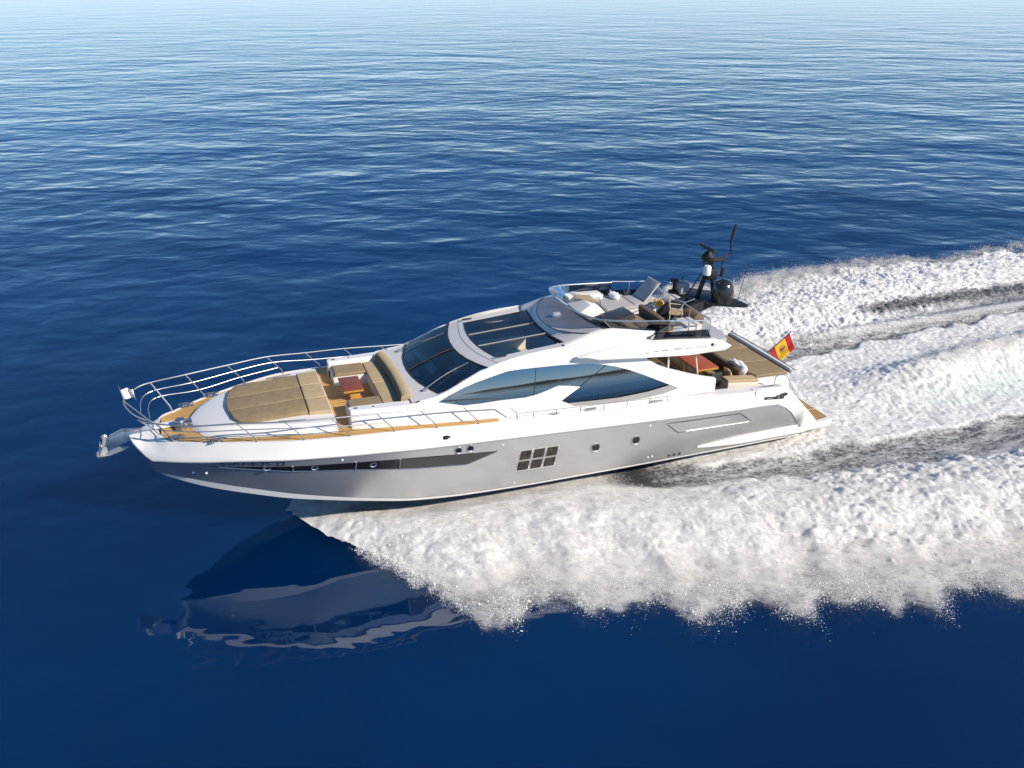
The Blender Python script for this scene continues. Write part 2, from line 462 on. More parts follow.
def wake_fields(X, Y):
    """height and foam cover at boat-ground coordinates (X forward of the stern, Y to port)"""
    sgn = np.where(Y >= 0, 1.0, -1.0)
    A = np.abs(Y)
    lob = perlin(X * 0.24, Y * 0.05 + 9, 18) * 0.35 + perlin(X * 0.45, Y * 0.12 + 40, 11) * 0.9 + perlin(X * 1.3, Y * 0.4, 12) * 0.5 + perlin(X * 3.1, Y * 1.3, 13) * 0.22
    yo = np.where(sgn > 0, np.interp(X, PO_X, PO_Y), np.interp(X, SO_X, SO_Y)) + lob * sstep(19.5, 14, X) * 1.0
    yi = np.interp(X, IN_X, IN_Y) + perlin(X * 0.9, Y * 0.2, 15) * 0.25 * sstep(10, 5, X) - (sgn < 0) * 0.8 * sstep(4, -6, X)
    amp = np.interp(X, AMP_X, AMP_Y)
    wd = np.maximum(yo - yi, 0.05)
    v = (A - yi) / wd
    inner = sstep(-0.02, 0.20, v)
    fw = sstep(7.2, 10.5, X)                                   # 1 where the sheet still clings to the hull
    fall = np.clip(1 - np.clip(v, 0, 1) ** 2.6, 0, 1)
    base = fall * (inner * (1 - fw) + sstep(-0.9, 0.2, v) * fw)
    hump = 0.24 + 0.76 * np.exp(-((v - 0.48) / 0.30) ** 2)
    spray = base * hump * amp
    cover = (inner * (1 - fw) + fw) * sstep(1.06, 0.97, v)
    cover = cover * sstep(19.5, 18.9, X)
    spray *= sstep(19.2, 17.2, X)
    fn = perlin(X * 1.7, Y * 1.7, 71) * .7 + perlin(X * 4.5, Y * 4.5, 72) * .45
    solid = sstep(1.03, 0.74, v) * sstep(20.0, 18.5, X + v * .4 + fn * .7)
    # wash behind the stern
    ys = np.interp(X, ST_X, ST_Y)
    wv = A / np.maximum(ys, .05)
    aft = sstep(7.5, 5.5, X)
    wash = sstep(1.08, 0.92, wv + perlin(X * .8, Y * 1.5, 21) * .12) * aft
    roost = np.exp(-((Y - 0.1 + perlin(X * .25, Y * 0, 22) * .4) / 1.25) ** 2) * sstep(0.2, -6, X) * np.interp(X, [-60, -35, -14, -6, 0], [.35, .8, 1.35, .95, .15])
    ridge = np.exp(-((Y + 4.9) / 0.55) ** 2) * sstep(0, -6, X) * 0.3
    H = spray + wash * 0.22 + roost + ridge
    streak = perlin(X * 0.7, Y * 3.5, 31) * .35 + perlin(X * 2.6, Y * 8.0, 32) * .35 + perlin(X * 8, Y * 16.0, 33) * .3
    tr_cov = np.clip(0.42 + streak * 0.5, 0, 1) * sstep(yo - .2, yo - 1.2, A) * sstep(8.5, 6.5, X)
    C = np.maximum.reduce([cover, wash * (0.90 + 0.25 * streak), np.clip(roost * 1.6, 0, 1), ridge * 2.2, tr_cov])
    dark2 = np.exp(-((Y + 6.6) / 0.7) ** 2) * sstep(-7, -10, X) * 0.75
    C = C * (1 - dark2)
    # billowing lumps
    u_ = X * .92 + A * .38; w_ = A * .92 - X * .38
    fine = 0.35 + 0.65 * sstep(0.15, 0.75, v) * np.ones_like(X)
    fine = np.where(X < 3, np.maximum(fine, 0.8), fine)
    lump = (np.abs(perlin(u_ * 0.75, w_ * 0.6, 43)) * 0.22 + np.abs(perlin(u_ * 1.7, w_ * 1.3, 44)) * 0.20
            + (np.abs(perlin(u_ * 3.7, w_ * 3.1, 45)) * np.interp(X, [-60, 4, 12, 19], [.34, .34, .22, .2]) + np.abs(perlin(u_ * 7.9, w_ * 7.2, 46)) * 0.15 + np.abs(perlin(u_ * 15, w_ * 14, 47)) * 0.07) * fine)
    sm = np.interp(X, [-60, -10, 3, 8, 12, 19], [.8, 1.0, 1.0, .7, .62, .5])
    near_hull = np.where(X > 7, np.maximum(sstep(0.0, 0.6, v), .75 * sstep(14.5, 17.0, X)), 1.0)
    la = (cover * 0.55 * sm * (0.25 + 0.75 * near_hull) * sstep(0, .5, amp * 1.4) + wash * 0.26 + np.clip(roost, 0, 1) * .35 + 0.03)
    H = H + (lump - 0.24) * la
    mouth = sstep(1.12, 0.97, v) * sstep(19.6, 19.0, X)
    outside = np.maximum(mouth * (v > -5), np.maximum(wash, np.clip(roost * 4, 0, 1)))
    H = H - 0.30 * (1 - np.clip(outside, 0, 1)) + 0.03
    solid = np.where((A < yi) | (np.abs(roost) > .12), 1.0, solid)
    solid = np.where(X > 7.2, np.minimum(solid, sstep(20.0, 18.5, X + .4 * np.clip(v, 0, 1) + fn * .7)), solid)
    teal = np.exp(-((Y - 1.5 + .04 * X) / 0.75) ** 2) * sstep(-3, -7, X) * sstep(-40, -14, X)
    wake_fields.extra = (solid, teal)
    return H, np.clip(C, 0, 1), v, yo, yi, amp

def to_world(X, Y, Z):
    wx = CEN.x + (X - 11) * GF.x + Y * GP.x
    wy = CEN.y + (X - 11) * GF.y + Y * GP.y
    return wx, wy, Z

def mesh_from_arrays(name, co, faces4=None, tris=None):
    me = bpy.data.meshes.new(name)
    fa = faces4 if faces4 is not None else tris
    k = fa.shape[1]
    me.vertices.add(len(co)); me.vertices.foreach_set('co', np.ascontiguousarray(co, np.float32).ravel())
    me.loops.add(fa.size); me.loops.foreach_set('vertex_index', np.ascontiguousarray(fa, np.int32).ravel())
    me.polygons.add(len(fa))
    me.polygons.foreach_set('loop_start', np.arange(0, fa.size, k, dtype=np.int32))
    me.polygons.foreach_set('use_smooth', np.ones(len(fa), bool))
    me.update(calc_edges=True)
    return me

def foam_material():
    m = bpy.data.materials.new('foam_and_wash')
    m.use_nodes = True
    t = m.node_tree
    b = t.nodes['Principled BSDF']
    at = nn(t, 'ShaderNodeAttribute', attribute_name='foam')
    tc = nn(t, 'ShaderNodeTexCoord')
    n1 = nn(t, 'ShaderNodeTexNoise', Scale=9.0, Detail=7.0, Roughness=0.75)
    t.links.new(tc.outputs['Object'], n1.inputs['Vector'])
    # cover threshold: cover + (noise-.5) 
    s = nn(t, 'ShaderNodeMath', operation='SUBTRACT'); s.inputs[1].default_value = 0.5; t.links.new(n1.outputs['Fac'], s.inputs[0])
    s2 = nn(t, 'ShaderNodeMath', operation='MULTIPLY'); s2.inputs[1].default_value = 1.35; t.links.new(s.outputs[0], s2.inputs[0])
    a = nn(t, 'ShaderNodeMath', operation='ADD'); t.links.new(at.outputs['Fac'], a.inputs[0]); t.links.new(s2.outputs[0], a.inputs[1])
    mr = nn(t, 'ShaderNodeMapRange', interpolation_type='SMOOTHSTEP')
    mr.inputs['From Min'].default_value = 0.12; mr.inputs['From Max'].default_value = 0.85
    t.links.new(a.outputs[0], mr.inputs['Value'])
    cr = nn(t, 'ShaderNodeMix', data_type='RGBA')
    t.links.new(mr.outputs[0], cr.inputs[0])
    cr.inputs[6].default_value = (0.07, 0.07, 0.075, 1)
    cr.inputs[7].default_value = (0.87, 0.84, 0.80, 1)
    tl = nn(t, 'ShaderNodeAttribute', attribute_name='teal')
    tm_ = nn(t, 'ShaderNodeMath', operation='MULTIPLY'); tm_.inputs[1].default_value = 0.32; t.links.new(tl.outputs['Fac'], tm_.inputs[0])
    tx = nn(t, 'ShaderNodeMix', data_type='RGBA'); t.links.new(tm_.outputs[0], tx.inputs[0]); t.links.new(cr.outputs[2], tx.inputs[6]); tx.inputs[7].default_value = (0.42, 0.62, 0.56, 1)
    t.links.new(tx.outputs[2], b.inputs['Base Color'])
    b.subsurface_method = 'BURLEY'
    b.inputs['Subsurface Radius'].default_value = (1.0, 1.0, 1.0)
    b.inputs['Subsurface Scale'].default_value = 0.10
    t.links.new(mr.outputs[0], b.inputs['Subsurface Weight'])
    # ragged fringe: the sheet breaks up into shreds along its outer edge
    so_ = nn(t, 'ShaderNodeAttribute', attribute_name='solid')
    n3 = nn(t, 'ShaderNodeTexNoise', Scale=6.0, Detail=8.0, Roughness=0.75); t.links.new(tc.outputs['Object'], n3.inputs['Vector'])
    k1 = nn(t, 'ShaderNodeMath', operation='MULTIPLY_ADD'); k1.inputs[1].default_value = 1.9; k1.inputs[2].default_value = -1.45; t.links.new(so_.outputs['Fac'], k1.inputs[0])
    k2 = nn(t, 'ShaderNodeMath', operation='ADD'); t.links.new(k1.outputs[0], k2.inputs[0]); t.links.new(n3.outputs['Fac'], k2.inputs[1])
    al = nn(t, 'ShaderNodeMapRange', interpolation_type='SMOOTHSTEP'); al.inputs['From Min'].default_value = 0.0; al.inputs['From Max'].default_value = 0.16
    t.links.new(k2.outputs[0], al.inputs['Value']); t.links.new(al.outputs[0], b.inputs['Alpha'])
    rg = nn(t, 'ShaderNodeMapRange'); rg.inputs['To Min'].default_value = 0.12; rg.inputs['To Max'].default_value = 0.85
    t.links.new(mr.outputs[0], rg.inputs['Value']); t.links.new(rg.outputs[0], b.inputs['Roughness'])
    fm = nn(t, 'ShaderNodeMapping'); fm.inputs['Rotation'].default_value = (0, 0, -YAW); fm.inputs['Scale'].default_value = (0.45, 1, 1)
    t.links.new(tc.outputs['Object'], fm.inputs[0])
    n2 = nn(t, 'ShaderNodeTexNoise', Scale=11.0, Detail=10.0, Roughness=0.76, Distortion=0.3)
    t.links.new(fm.outputs[0], n2.inputs['Vector'])
    bp = nn(t, 'ShaderNodeBump', Strength=1.0, Distance=0.10)
    t.links.new(n2.outputs['Fac'], bp.inputs['Height']); t.links.new(bp.outputs[0], b.inputs['Normal'])
    # thinner, less aerated patches of the foam are greyer
    n4 = nn(t, 'ShaderNodeTexNoise', Scale=2.2, Detail=8.0, Roughness=0.7, Distortion=0.6); t.links.new(fm.outputs[0], n4.inputs['Vector'])
    g4 = nn(t, 'ShaderNodeMapRange'); g4.inputs['From Min'].default_value = 0.32; g4.inputs['From Max'].default_value = 0.62; g4.inputs['To Min'].default_value = 0.74; g4.inputs['To Max'].default_value = 1.02
    t.links.new(n4.outputs['Fac'], g4.inputs['Value'])
    vs_ = nn(t, 'ShaderNodeVectorMath', operation='SCALE'); t.links.new(tx.outputs[2], vs_.inputs[0]); t.links.new(g4.outputs[0], vs_.inputs['Scale'])
    t.links.new(vs_.outputs[0], b.inputs['Base Color'])
    return m
M['foam'] = foam_material()
GX = np.concatenate([np.arange(19.6, -14, -0.05), np.arange(-14, -46, -0.1)]); GY = np.arange(-16.5, 17, 0.05)
X, Y = np.meshgrid(GX, GY, indexing='ij')
H, C, V, YO, YI, AM = wake_fields(X, Y)
EXTRA = wake_fields.extra
wx, wy, wz = to_world(X, Y, H)
nx, ny = X.shape
idx = np.arange(nx * ny).reshape(nx, ny)
quads = np.stack([idx[:-1, :-1], idx[1:, :-1], idx[1:, 1:], idx[:-1, 1:]], -1).reshape(-1, 4)
up = (H.ravel()[quads] > -0.02).any(1)
quads = quads[up]
used = np.unique(quads); remap = np.full(nx * ny, -1); remap[used] = np.arange(len(used))
co = np.stack([wx.ravel(), wy.ravel(), wz.ravel()], 1)[used]
me = mesh_from_arrays('wake_foam', co, faces4=remap[quads])
SOL, TEAL = EXTRA
for nm_, ar_ in (('foam', C), ('solid', SOL), ('teal', TEAL)):
    at = me.attributes.new(nm_, 'FLOAT', 'POINT'); at.data.foreach_set('value', ar_.ravel()[used].astype(np.float32))
me.materials.append(M['foam'])
wake = bpy.data.objects.new('wake_foam', me); COL.objects.link(wake)
wake['kind'] = 'stuff'; wake['label'] = 'white churned foam of the wake thrown out on both sides of the speeding yacht'; wake['category'] = 'foam'

# mist: thin veils of fine spray hanging above the foam, torn along the flow
def mist_material():
    m = bpy.data.materials.new('spray_mist')
    m.use_nodes = True
    t = m.node_tree; t.nodes.clear()
    out = nn(t, 'ShaderNodeOutputMaterial')
    df_ = nn(t, 'ShaderNodeBsdfDiffuse'); df_.inputs[0].default_value = (0.87, 0.84, 0.80, 1)
    tl_ = nn(t, 'ShaderNodeBsdfTranslucent'); tl_.inputs[0].default_value = (0.87, 0.84, 0.80, 1)
    ms = nn(t, 'ShaderNodeMixShader'); ms.inputs[0].default_value = 0.4
    t.links.new(df_.outputs[0], ms.inputs[1]); t.links.new(tl_.outputs[0], ms.inputs[2])
    tp = nn(t, 'ShaderNodeBsdfTransparent')
    mo_ = nn(t, 'ShaderNodeMixShader')
    at_ = nn(t, 'ShaderNodeAttribute', attribute_name='mist')
    tc = nn(t, 'ShaderNodeTexCoord')
    fm = nn(t, 'ShaderNodeMapping'); fm.inputs['Rotation'].default_value = (0, 0, -YAW + R(52)); fm.inputs['Scale'].default_value = (0.42, 1.15, 2.5)
    t.links.new(tc.outputs['Object'], fm.inputs[0])
    n1 = nn(t, 'ShaderNodeTexNoise', Scale=3.2, Detail=11.0, Roughness=0.74, Distortion=0.4); t.links.new(fm.outputs[0], n1.inputs['Vector'])
    k = nn(t, 'ShaderNodeMath', operation='MULTIPLY_ADD'); k.inputs[1].default_value = 0.62; k.inputs[2].default_value = -0.62; t.links.new(at_.outputs['Fac'], k.inputs[0])
    a = nn(t, 'ShaderNodeMath', operation='ADD'); t.links.new(n1.outputs['Fac'], a.inputs[0]); t.links.new(k.outputs[0], a.inputs[1])
    r_ = nn(t, 'ShaderNodeMapRange', interpolation_type='SMOOTHSTEP'); r_.inputs['From Min'].default_value = 0.16; r_.inputs['From Max'].default_value = 0.62; r_.inputs['To Max'].default_value = 0.85
    t.links.new(a.outputs[0], r_.inputs['Value'])
    t.links.new(r_.outputs[0], mo_.inputs[0]); t.links.new(tp.outputs[0], mo_.inputs[1]); t.links.new(ms.outputs[0], mo_.inputs[2])
    t.links.new(mo_.outputs[0], out.inputs[0])
    return m
M['mist'] = mist_material()
def mist_veils():
    gx = np.arange(19.4, -30, -0.14); gy = np.arange(-15.5, 13.5, 0.14)
    X, Y = np.meshgrid(gx, gy, indexing='ij')
    H, C, V, YO, YI, AM = wake_fields(X, Y)
    A = np.abs(Y)
    w_ = np.maximum(YO - YI, .3)
    dm = (A - YO)                                              # metres beyond the outer edge
    inside = sstep(-0.15, 0.35, V) * sstep(0.75, -0.25, dm)
    roost = np.exp(-((Y - .1) / 1.3) ** 2) * sstep(-1, -7, X)
    crest = (0.62 + .38 * np.exp(-((V - .95) / .22) ** 2)) * inside
    dens = np.maximum(crest * np.clip(AM * 1.3, .25, 1), roost * .8) * sstep(19.5, 18.7, X)
    dens = np.where((X > 0) & (A < 2.95), 0, dens)
    cos, fas, den = [], [], []
    o = 0
    for L, off in enumerate((0.05, 0.12, 0.21, 0.32)):
        Z = np.maximum(H, 0.0) + off * (0.25 + .75 * np.clip(AM, 0, 1)) + perlin(X * 1.6 + L * 7, Y * 1.6, 81 + L) * off * .5
        Z = np.maximum(Z, 0.015)
        sh = 0.10 * L
        a, b, c = to_world(X - sh, Y + np.sign(Y) * sh * .6, Z)
        d = dens * (1 - L * .14)
        nx_, ny_ = X.shape
        idx = np.arange(nx_ * ny_).reshape(nx_, ny_)
        q = np.stack([idx[:-1, :-1], idx[1:, :-1], idx[1:, 1:], idx[:-1, 1:]], -1).reshape(-1, 4)
        q = q[(d.ravel()[q] > 0.22).any(1)]
        us = np.unique(q); rm = np.full(nx_ * ny_, -1); rm[us] = np.arange(len(us))
        cos.append(np.stack([a.ravel(), b.ravel(), c.ravel()], 1)[us]); fas.append(rm[q] + o); den.append(d.ravel()[us]); o += len(us)
    me = mesh_from_arrays('spray_mist', np.concatenate(cos), faces4=np.concatenate(fas))
    at = me.attributes.new('mist', 'FLOAT', 'POINT'); at.data.foreach_set('value', np.concatenate(den).astype(np.float32))
    me.materials.append(M['mist'])
    ob = bpy.data.objects.new('spray_mist', me); COL.objects.link(ob)
    ob['kind'] = 'stuff'; ob['label'] = 'thin white spray mist hanging over the foam along the wake'; ob['category'] = 'mist'
mist_veils()

# flying drops: tiny octahedra scattered over and beyond the edges of the spray
def drops():
    n = 420000
    Xs = rng.uniform(-32, 19.2, n)
    side = np.where(rng.random(n) < 0.72, 1.0, -1.0)
    yo = np.where(side > 0, np.interp(Xs, PO_X, PO_Y), np.interp(Xs, SO_X, SO_Y))
    yi = np.interp(Xs, IN_X, IN_Y)
    kind = rng.random(n)
    edge = kind < 0.80
    vv = np.where(edge, 0.985 + rng.normal(0, 0.06, n), rng.uniform(0.02, 1.0, n))
    _, _, _, yo, yi, _ = wake_fields(Xs, yo * side)          # the ragged edge itself
    A = yi + vv * (yo - yi)
    Ys = A * side
    Hh, Cc, Vv, _, _, am = wake_fields(Xs, Ys)
    lobe = perlin(Xs * 1.1, Ys * 1.1, 61) + perlin(Xs * 3.3, Ys * 3.3, 62) * .6
    keep = (rng.random(n) < np.clip(0.45 + lobe, 0.02, 1))
    out = Vv > 0.90
    z = np.where(out, rng.exponential(0.15, n) * (0.3 + am) * np.where(side > 0, 1, .45), np.maximum(Hh, 0) + np.where(rng.random(n) < .8, rng.uniform(-.012, .008, n), rng.exponential(0.06, n)))
    far = np.clip((Vv - 1.0) / 0.12, 0, 1)
    keep &= rng.random(n) > far * 0.75
    keep &= z > 0.0
    # never inside the hull
    keep &= ~((Xs > 1) & (A < 2.75))
    r = np.exp(rng.normal(math.log(0.008), 0.5, n)) * np.where(out, 1.0, 1.1) * np.where(out, 1 - 0.35 * far, 1.0)
    k = np.where(keep)[0]
    Xs, Ys, z, r = Xs[k], Ys[k], z[k], np.clip(r[k], 0.006, 0.07)
    a, b, c = to_world(Xs, Ys, z)
    cen = np.stack([a, b, c], 1)
    oc = np.array([(1,0,0),(-1,0,0),(0,1,0),(0,-1,0),(0,0,1),(0,0,-1)], float)
    sc3 = rng.uniform(0.6, 1.5, (len(k), 1, 3))
    vs = cen[:, None, :] + oc[None] * r[:, None, None] * sc3
    ft = np.array([(0,2,4),(2,1,4),(1,3,4),(3,0,4),(2,0,5),(1,2,5),(3,1,5),(0,3,5)])
    fs = (np.arange(len(k)) * 6)[:, None, None] + ft[None]
    return vs.reshape(-1, 3), fs.reshape(-1, 3)
dv, df = drops()
me = mesh_from_arrays('spray_drops', dv, tris=df)
M['drops'] = mat('spray_white', (0.80, 0.775, 0.745), 0.6)
me.materials.append(M['drops'])
spray = bpy.data.objects.new('spray_drops', me); COL.objects.link(spray)
spray['kind'] = 'stuff'; spray['label'] = 'fine white spray drops flying along the edges of the wake'; spray['category'] = 'spray'

# ================================================================== THE YACHT
yacht = thing('motor_yacht', 'long silver and white motor yacht running at speed with teak foredeck and open flybridge', 'yacht')
Y_ = yacht

# ---- control curves (boat metres: x forward from the swim platform, y to port, z up)
bx = [0, 2, 5, 8, 12, 15, 17, 18.7, 20, 21, 22, 22.4]
KY = pchip(bx, [2.42, 2.60, 2.76, 2.84, 2.88, 2.86, 2.80, 2.62, 2.20, 1.75, 1.20, 0.92])
KZ = pchip([0, 1.7, 2.1, 2.45, 2.8, 4.9, 7.3, 11.45, 15.4, 16.9, 18.7, 20.3, 21.06, 22, 22.4], [.55, .88, 1.22, 1.52, 1.66, 1.76, 1.88, 2.06, 2.21, 2.29, 2.34, 2.28, 2.20, 2.10, 2.05])
TY = pchip([0, 2, 5, 8, 12, 15, 17, 18.6, 19.8, 21, 21.7, 22.0], [2.30, 2.50, 2.66, 2.72, 2.72, 2.70, 2.63, 2.48, 2.10, 1.60, 1.22, 1.02])
TZ = pchip([0, 2.5, 3.8, 5.5, 8, 12.9, 13.6, 14.85, 16.1, 17.4, 18.6, 19.8, 21, 22], [2.2, 2.27, 2.27, 2.36, 2.42, 2.60, 2.63, 2.70, 2.77, 2.80, 2.82, 2.78, 2.70, 2.62])
SY = pchip([0, 1.7, 5.7, 8.7, 11.5, 13.8, 15.4, 16.9, 18.8, 20.2, 21.4, 22, 22.4], [2.42, 2.5, 2.55, 2.57, 2.58, 2.54, 2.45, 2.28, 1.92, 1.5, .95, .6, .34])
SZ = pchip([0, 1.7, 5.7, 8.7, 11.5, 13.8, 15.4, 16.9, 18.8, 20.2, 21.4, 22, 22.4], [.27, .27, .25, .24, .24, .27, .35, .55, .84, 1.09, 1.25, 1.31, 1.33])
ST = pchip([0, 12, 14, 16, 18, 19.5, 21, 22, 22.4], [.06, .06, .07, .10, .15, .21, .22, .13, .05])
KEEL = pchip([0, 5, 12, 16, 18, 19.5, 21, 22, 22.4], [-.75, -.85, -.85, -.65, -.25, .12, .72, 1.14, 1.28])
def hull_y(x, z):
    t = min(max((z - SZ(x)) / (KZ(x) - SZ(x)), 0), 1)
    return SY(x) + (KY(x) - SY(x)) * t + 0.05 * math.sin(math.pi * t) * (1 if x < 17 else max(0, 1 - (x - 17) / 3)) - 0.05 * math.sin(math.pi * t) * max(0, min(1, (x - 19) / 2))
XS = [1.7 + (22.3 - 1.7) * i / 70 for i in range(71)]
K = [(x, KY(x), KZ(x)) for x in XS] + [(22.56, .80, 2.02), (22.72, .68, 2.14), (22.88, .53, 2.30), (23.0, .40, 2.43), (23.08, .24, 2.52), (23.12, 0, 2.54)]
T = [(min(x, 21.95), TY(min(x, 22)), TZ(min(x, 22))) for x in XS[:-1]] + [(22.0, 1.02, 2.62)] + [(22.12, .93, 2.63), (22.22, .80, 2.65), (22.30, .62, 2.67), (22.34, .42, 2.68), (22.36, .22, 2.69), (22.37, 0, 2.69)]
S = [(x, SY(x), SZ(x)) for x in XS] + [(22.50, .27, 1.34), (22.56, .22, 1.345), (22.60, .16, 1.35), (22.63, .11, 1.35), (22.65, .06, 1.35), (22.66, 0, 1.35)]
S2 = [(x, SY(x) - ST(x) * .30, SZ(x) - ST(x)) for x in XS] + [(22.47, .25, 1.31), (22.53, .20, 1.32), (22.57, .14, 1.325), (22.60, .09, 1.33), (22.62, .05, 1.335), (22.64, 0, 1.34)]
KL = [(x, 0, KEEL(x)) for x in XS] + [(22.46, 0, 1.30), (22.51, 0, 1.31), (22.55, 0, 1.32), (22.58, 0, 1.325), (22.61, 0, 1.33), (22.635, 0, 1.335)]

def lerp(a, b, t): return tuple(a[i] + (b[i] - a[i]) * t for i in range(3))
mb = MB(); rows = []
for i in range(len(K)):
    col = []
    for k in range(9):
        t = k / 8
        p = lerp(S[i], K[i], t)
        if i < len(XS): p = (p[0], hull_y(XS[i], p[2]), p[2])
        col.append(p)
    rows.append(col)
mb.grid(rows); mb.mirror()
# transom plate
tr = [S[0], K[0], (1.72, 2.45, .9)]
mb.f.append(tuple(len(mb.v) + i for i in range(6)))
mb.v += [tr[0], tr[1], tr[2], (tr[2][0], -tr[2][1], tr[2][2]), (tr[1][0], -tr[1][1], tr[1][2]), (tr[0][0], -tr[0][1], tr[0][2])]
hull = mb.build('hull', M['silver'], Y_)
mb = MB(); mb.grid([[S[i], lerp(S[i], S2[i], .5), S2[i]] for i in range(len(S))])
mb.v = [(x, y + .006, z) if y > .001 else (x + .004, y, z) for x, y, z in mb.v]; mb.mirror()
mb.build('boot_stripe', M['white'], hull)
mb = MB(); mb.grid([[S2[i], (lerp(S2[i], KL[i], .12)[0], lerp(S2[i], KL[i], .12)[1], lerp(S2[i], KL[i], .2)[2]), lerp(S2[i], KL[i], .6), KL[i]] for i in range(len(S2))]); mb.mirror()
mb.build('hull_bottom', M['black'], hull)

# ---- bulwark: white band from the knuckle up to the deck edge, with its raised lip and the blunt nose
mb = MB(); rows = []
for i in range(len(K)):
    k = K[i]; t = T[i]
    if k[0] < 2.8: continue
    out = 0.012
    rows.append([(k[0], k[1] * 0.985, k[2] - .015), (k[0], k[1] + (out if k[1] > 0 else 0), k[2]), (k[0], k[1] + (out if k[1] > 0 else 0), k[2] + .03),
                 lerp(k, t, .35), lerp(k, t, .7), t, (t[0] - .03, t[1] - .07 if t[1] > .1 else t[1], t[2] + .005), (t[0] - .03, t[1] - .07 if t[1] > .1 else t[1], t[2] - .06)])
mb.grid(rows); mb.mirror()
bulwark = mb.build('bulwark', M['white'], Y_, ang=25)
mb = MB()
mb.tube([(k[0], k[1] + .014, k[2] - .005) for k in K if k[0] > 2.8], .018, 6)
mb.mirror()
mb.build('rub_rail', M['greytrim'], bulwark)

# ---- decks
def deck_sheet(x0, x1, n, inset, dz, ny=8):
    rows = []
    for i in range(n + 1):
        x = x0 + (x1 - x0) * i / n
        yy = TY(x) - inset
        rows.append([(x, yy * (j / ny * 2 - 1), TZ(x) + dz) for j in range(ny + 1)])
    return rows
mb = MB(); rows = deck_sheet(12.9, 21.95, 40, .06, -.022)
rows.append([(22.25, .6 * (j / 8 * 2 - 1), 2.655) for j in range(9)])
mb.grid(rows)
mb.build('teak_foredeck', M['teak'], Y_)
mb = MB(); mb.grid(deck_sheet(8.0, 12.9, 16, .06, -.02)); mb.build('side_deck', M['white'], Y_)
mb = MB(); mb.grid([[(x, 2.16, TZ(x) - .02), (x, 2.4, TZ(x) - .02), (x, TY(x) - .06, TZ(x) - .02)] for x in (3.2, 4, 5, 6, 7, 8.0)]); mb.pair('side_deck', M['white'], Y_)

# ---- coachroof trunk on the foredeck with the sunpad recess
mb = MB()
def trunk_row(x, half, top, crown, base_half, zb):
    r = []
    for j in range(13):
        s = j / 6 - 1
        if abs(s) > .999: r.append((x, base_half * s, zb))
        else:
            q = s / .8333
            r.append((x, half * q, top + crown * (1 - q * q)))
    return r
txs = [17.58, 17.6, 18.2, 18.8, 19.4, 20.0, 20.5, 20.9, 21.2, 21.38, 21.45]
th = pchip([17.5, 18.5, 19.5, 20.3, 20.9, 21.3, 21.46], [1.98, 1.85, 1.55, 1.25, .95, .55, .2])
tb = pchip([17.5, 18.5, 19.5, 20.3, 20.9, 21.3, 21.46], [2.22, 2.1, 1.83, 1.55, 1.27, .78, .3])
rows = []
for x in txs:
    f = min(1, max(0, (21.5 - x) / 1.2))
    top = TZ(x) + .02 + .20 * (f ** .6)
    rows.append(trunk_row(x, th(x), top, .035, tb(x), TZ(x) - .05))
rows.insert(0, [(17.58, p[1], TZ(17.58) - .06) for p in rows[0]])
rows.append([(21.47, p[1] * .8, TZ(21.4) - .05) for p in rows[-1]])
mb.grid(rows)
coach = mb.build('coachroof', M['white'], Y_, ang=30)
# sunpad: three lengthwise cushions forward, two cross cushions at the aft end
def pad(name, poly, z0, th_, m, parent, tilt=None):
    b = MB(); b.prism(poly, 0, th_, 'z', bev=min(.035, th_ * .45), seg=3)
    def zz(x, y): return z0(x, y) if callable(z0) else z0
    b.v = [(x, y, z + zz(x, y)) for x, y, z in b.v]
    return b.build(name, m, parent, ang=50)
def trz(x, y):
    f = min(1, max(0, (21.5 - x) / 1.2)); q = min(1, abs(y) / th(x))
    return TZ(x) + .02 + .20 * (f ** .6) + .035 * (1 - q * q) - .02
sp_ = [(20.18, -1.2), (20.36, -.7), (20.36, -.42), (18.25, -.44), (18.25, -1.38), (18.9, -1.38), (18.95, -1.2), (19.4, -1.2), (19.45, -1.3)]
sunpad = pad('sunpad', [(18.27, -.42), (20.40, -.42), (20.44, 0), (20.40, .42), (18.27, .42)], trz, .12, M['tan'], Y_)
pad('cushion', [(18.27, -.44), (18.27, -1.36), (18.95, -1.38), (19.0, -1.22), (19.5, -1.22), (19.55, -1.34), (20.1, -1.26), (20.30, -.95), (20.39, -.44)], trz, .12, M['tan'], sunpad)
pad('cushion', [(18.27, .44), (20.39, .44), (20.30, .95), (20.1, 1.26), (19.55, 1.34), (19.0, 1.36), (18.27, 1.36)], trz, .12, M['tan'], sunpad)
for y0, y1 in ((-1.46, -.5), (-.48, .48), (.5, 1.40)):
    pad('cushion', [(17.62, y0 - (.1 if y0 < -1 else 0)), (18.24, y0), (18.24, y1), (17.62, y1 + (.06 if y1 > 1 else 0))], trz, .125, M['tan2'], sunpad)
b = MB(); b.box((18.75, 1.62, trz(18.75, 1.62) + .03), (.75, .10, .012), .004, Matrix.Rotation(-.16, 4, 'Z'))
b.pair('hatch_handle', M['greytrim'], coach)

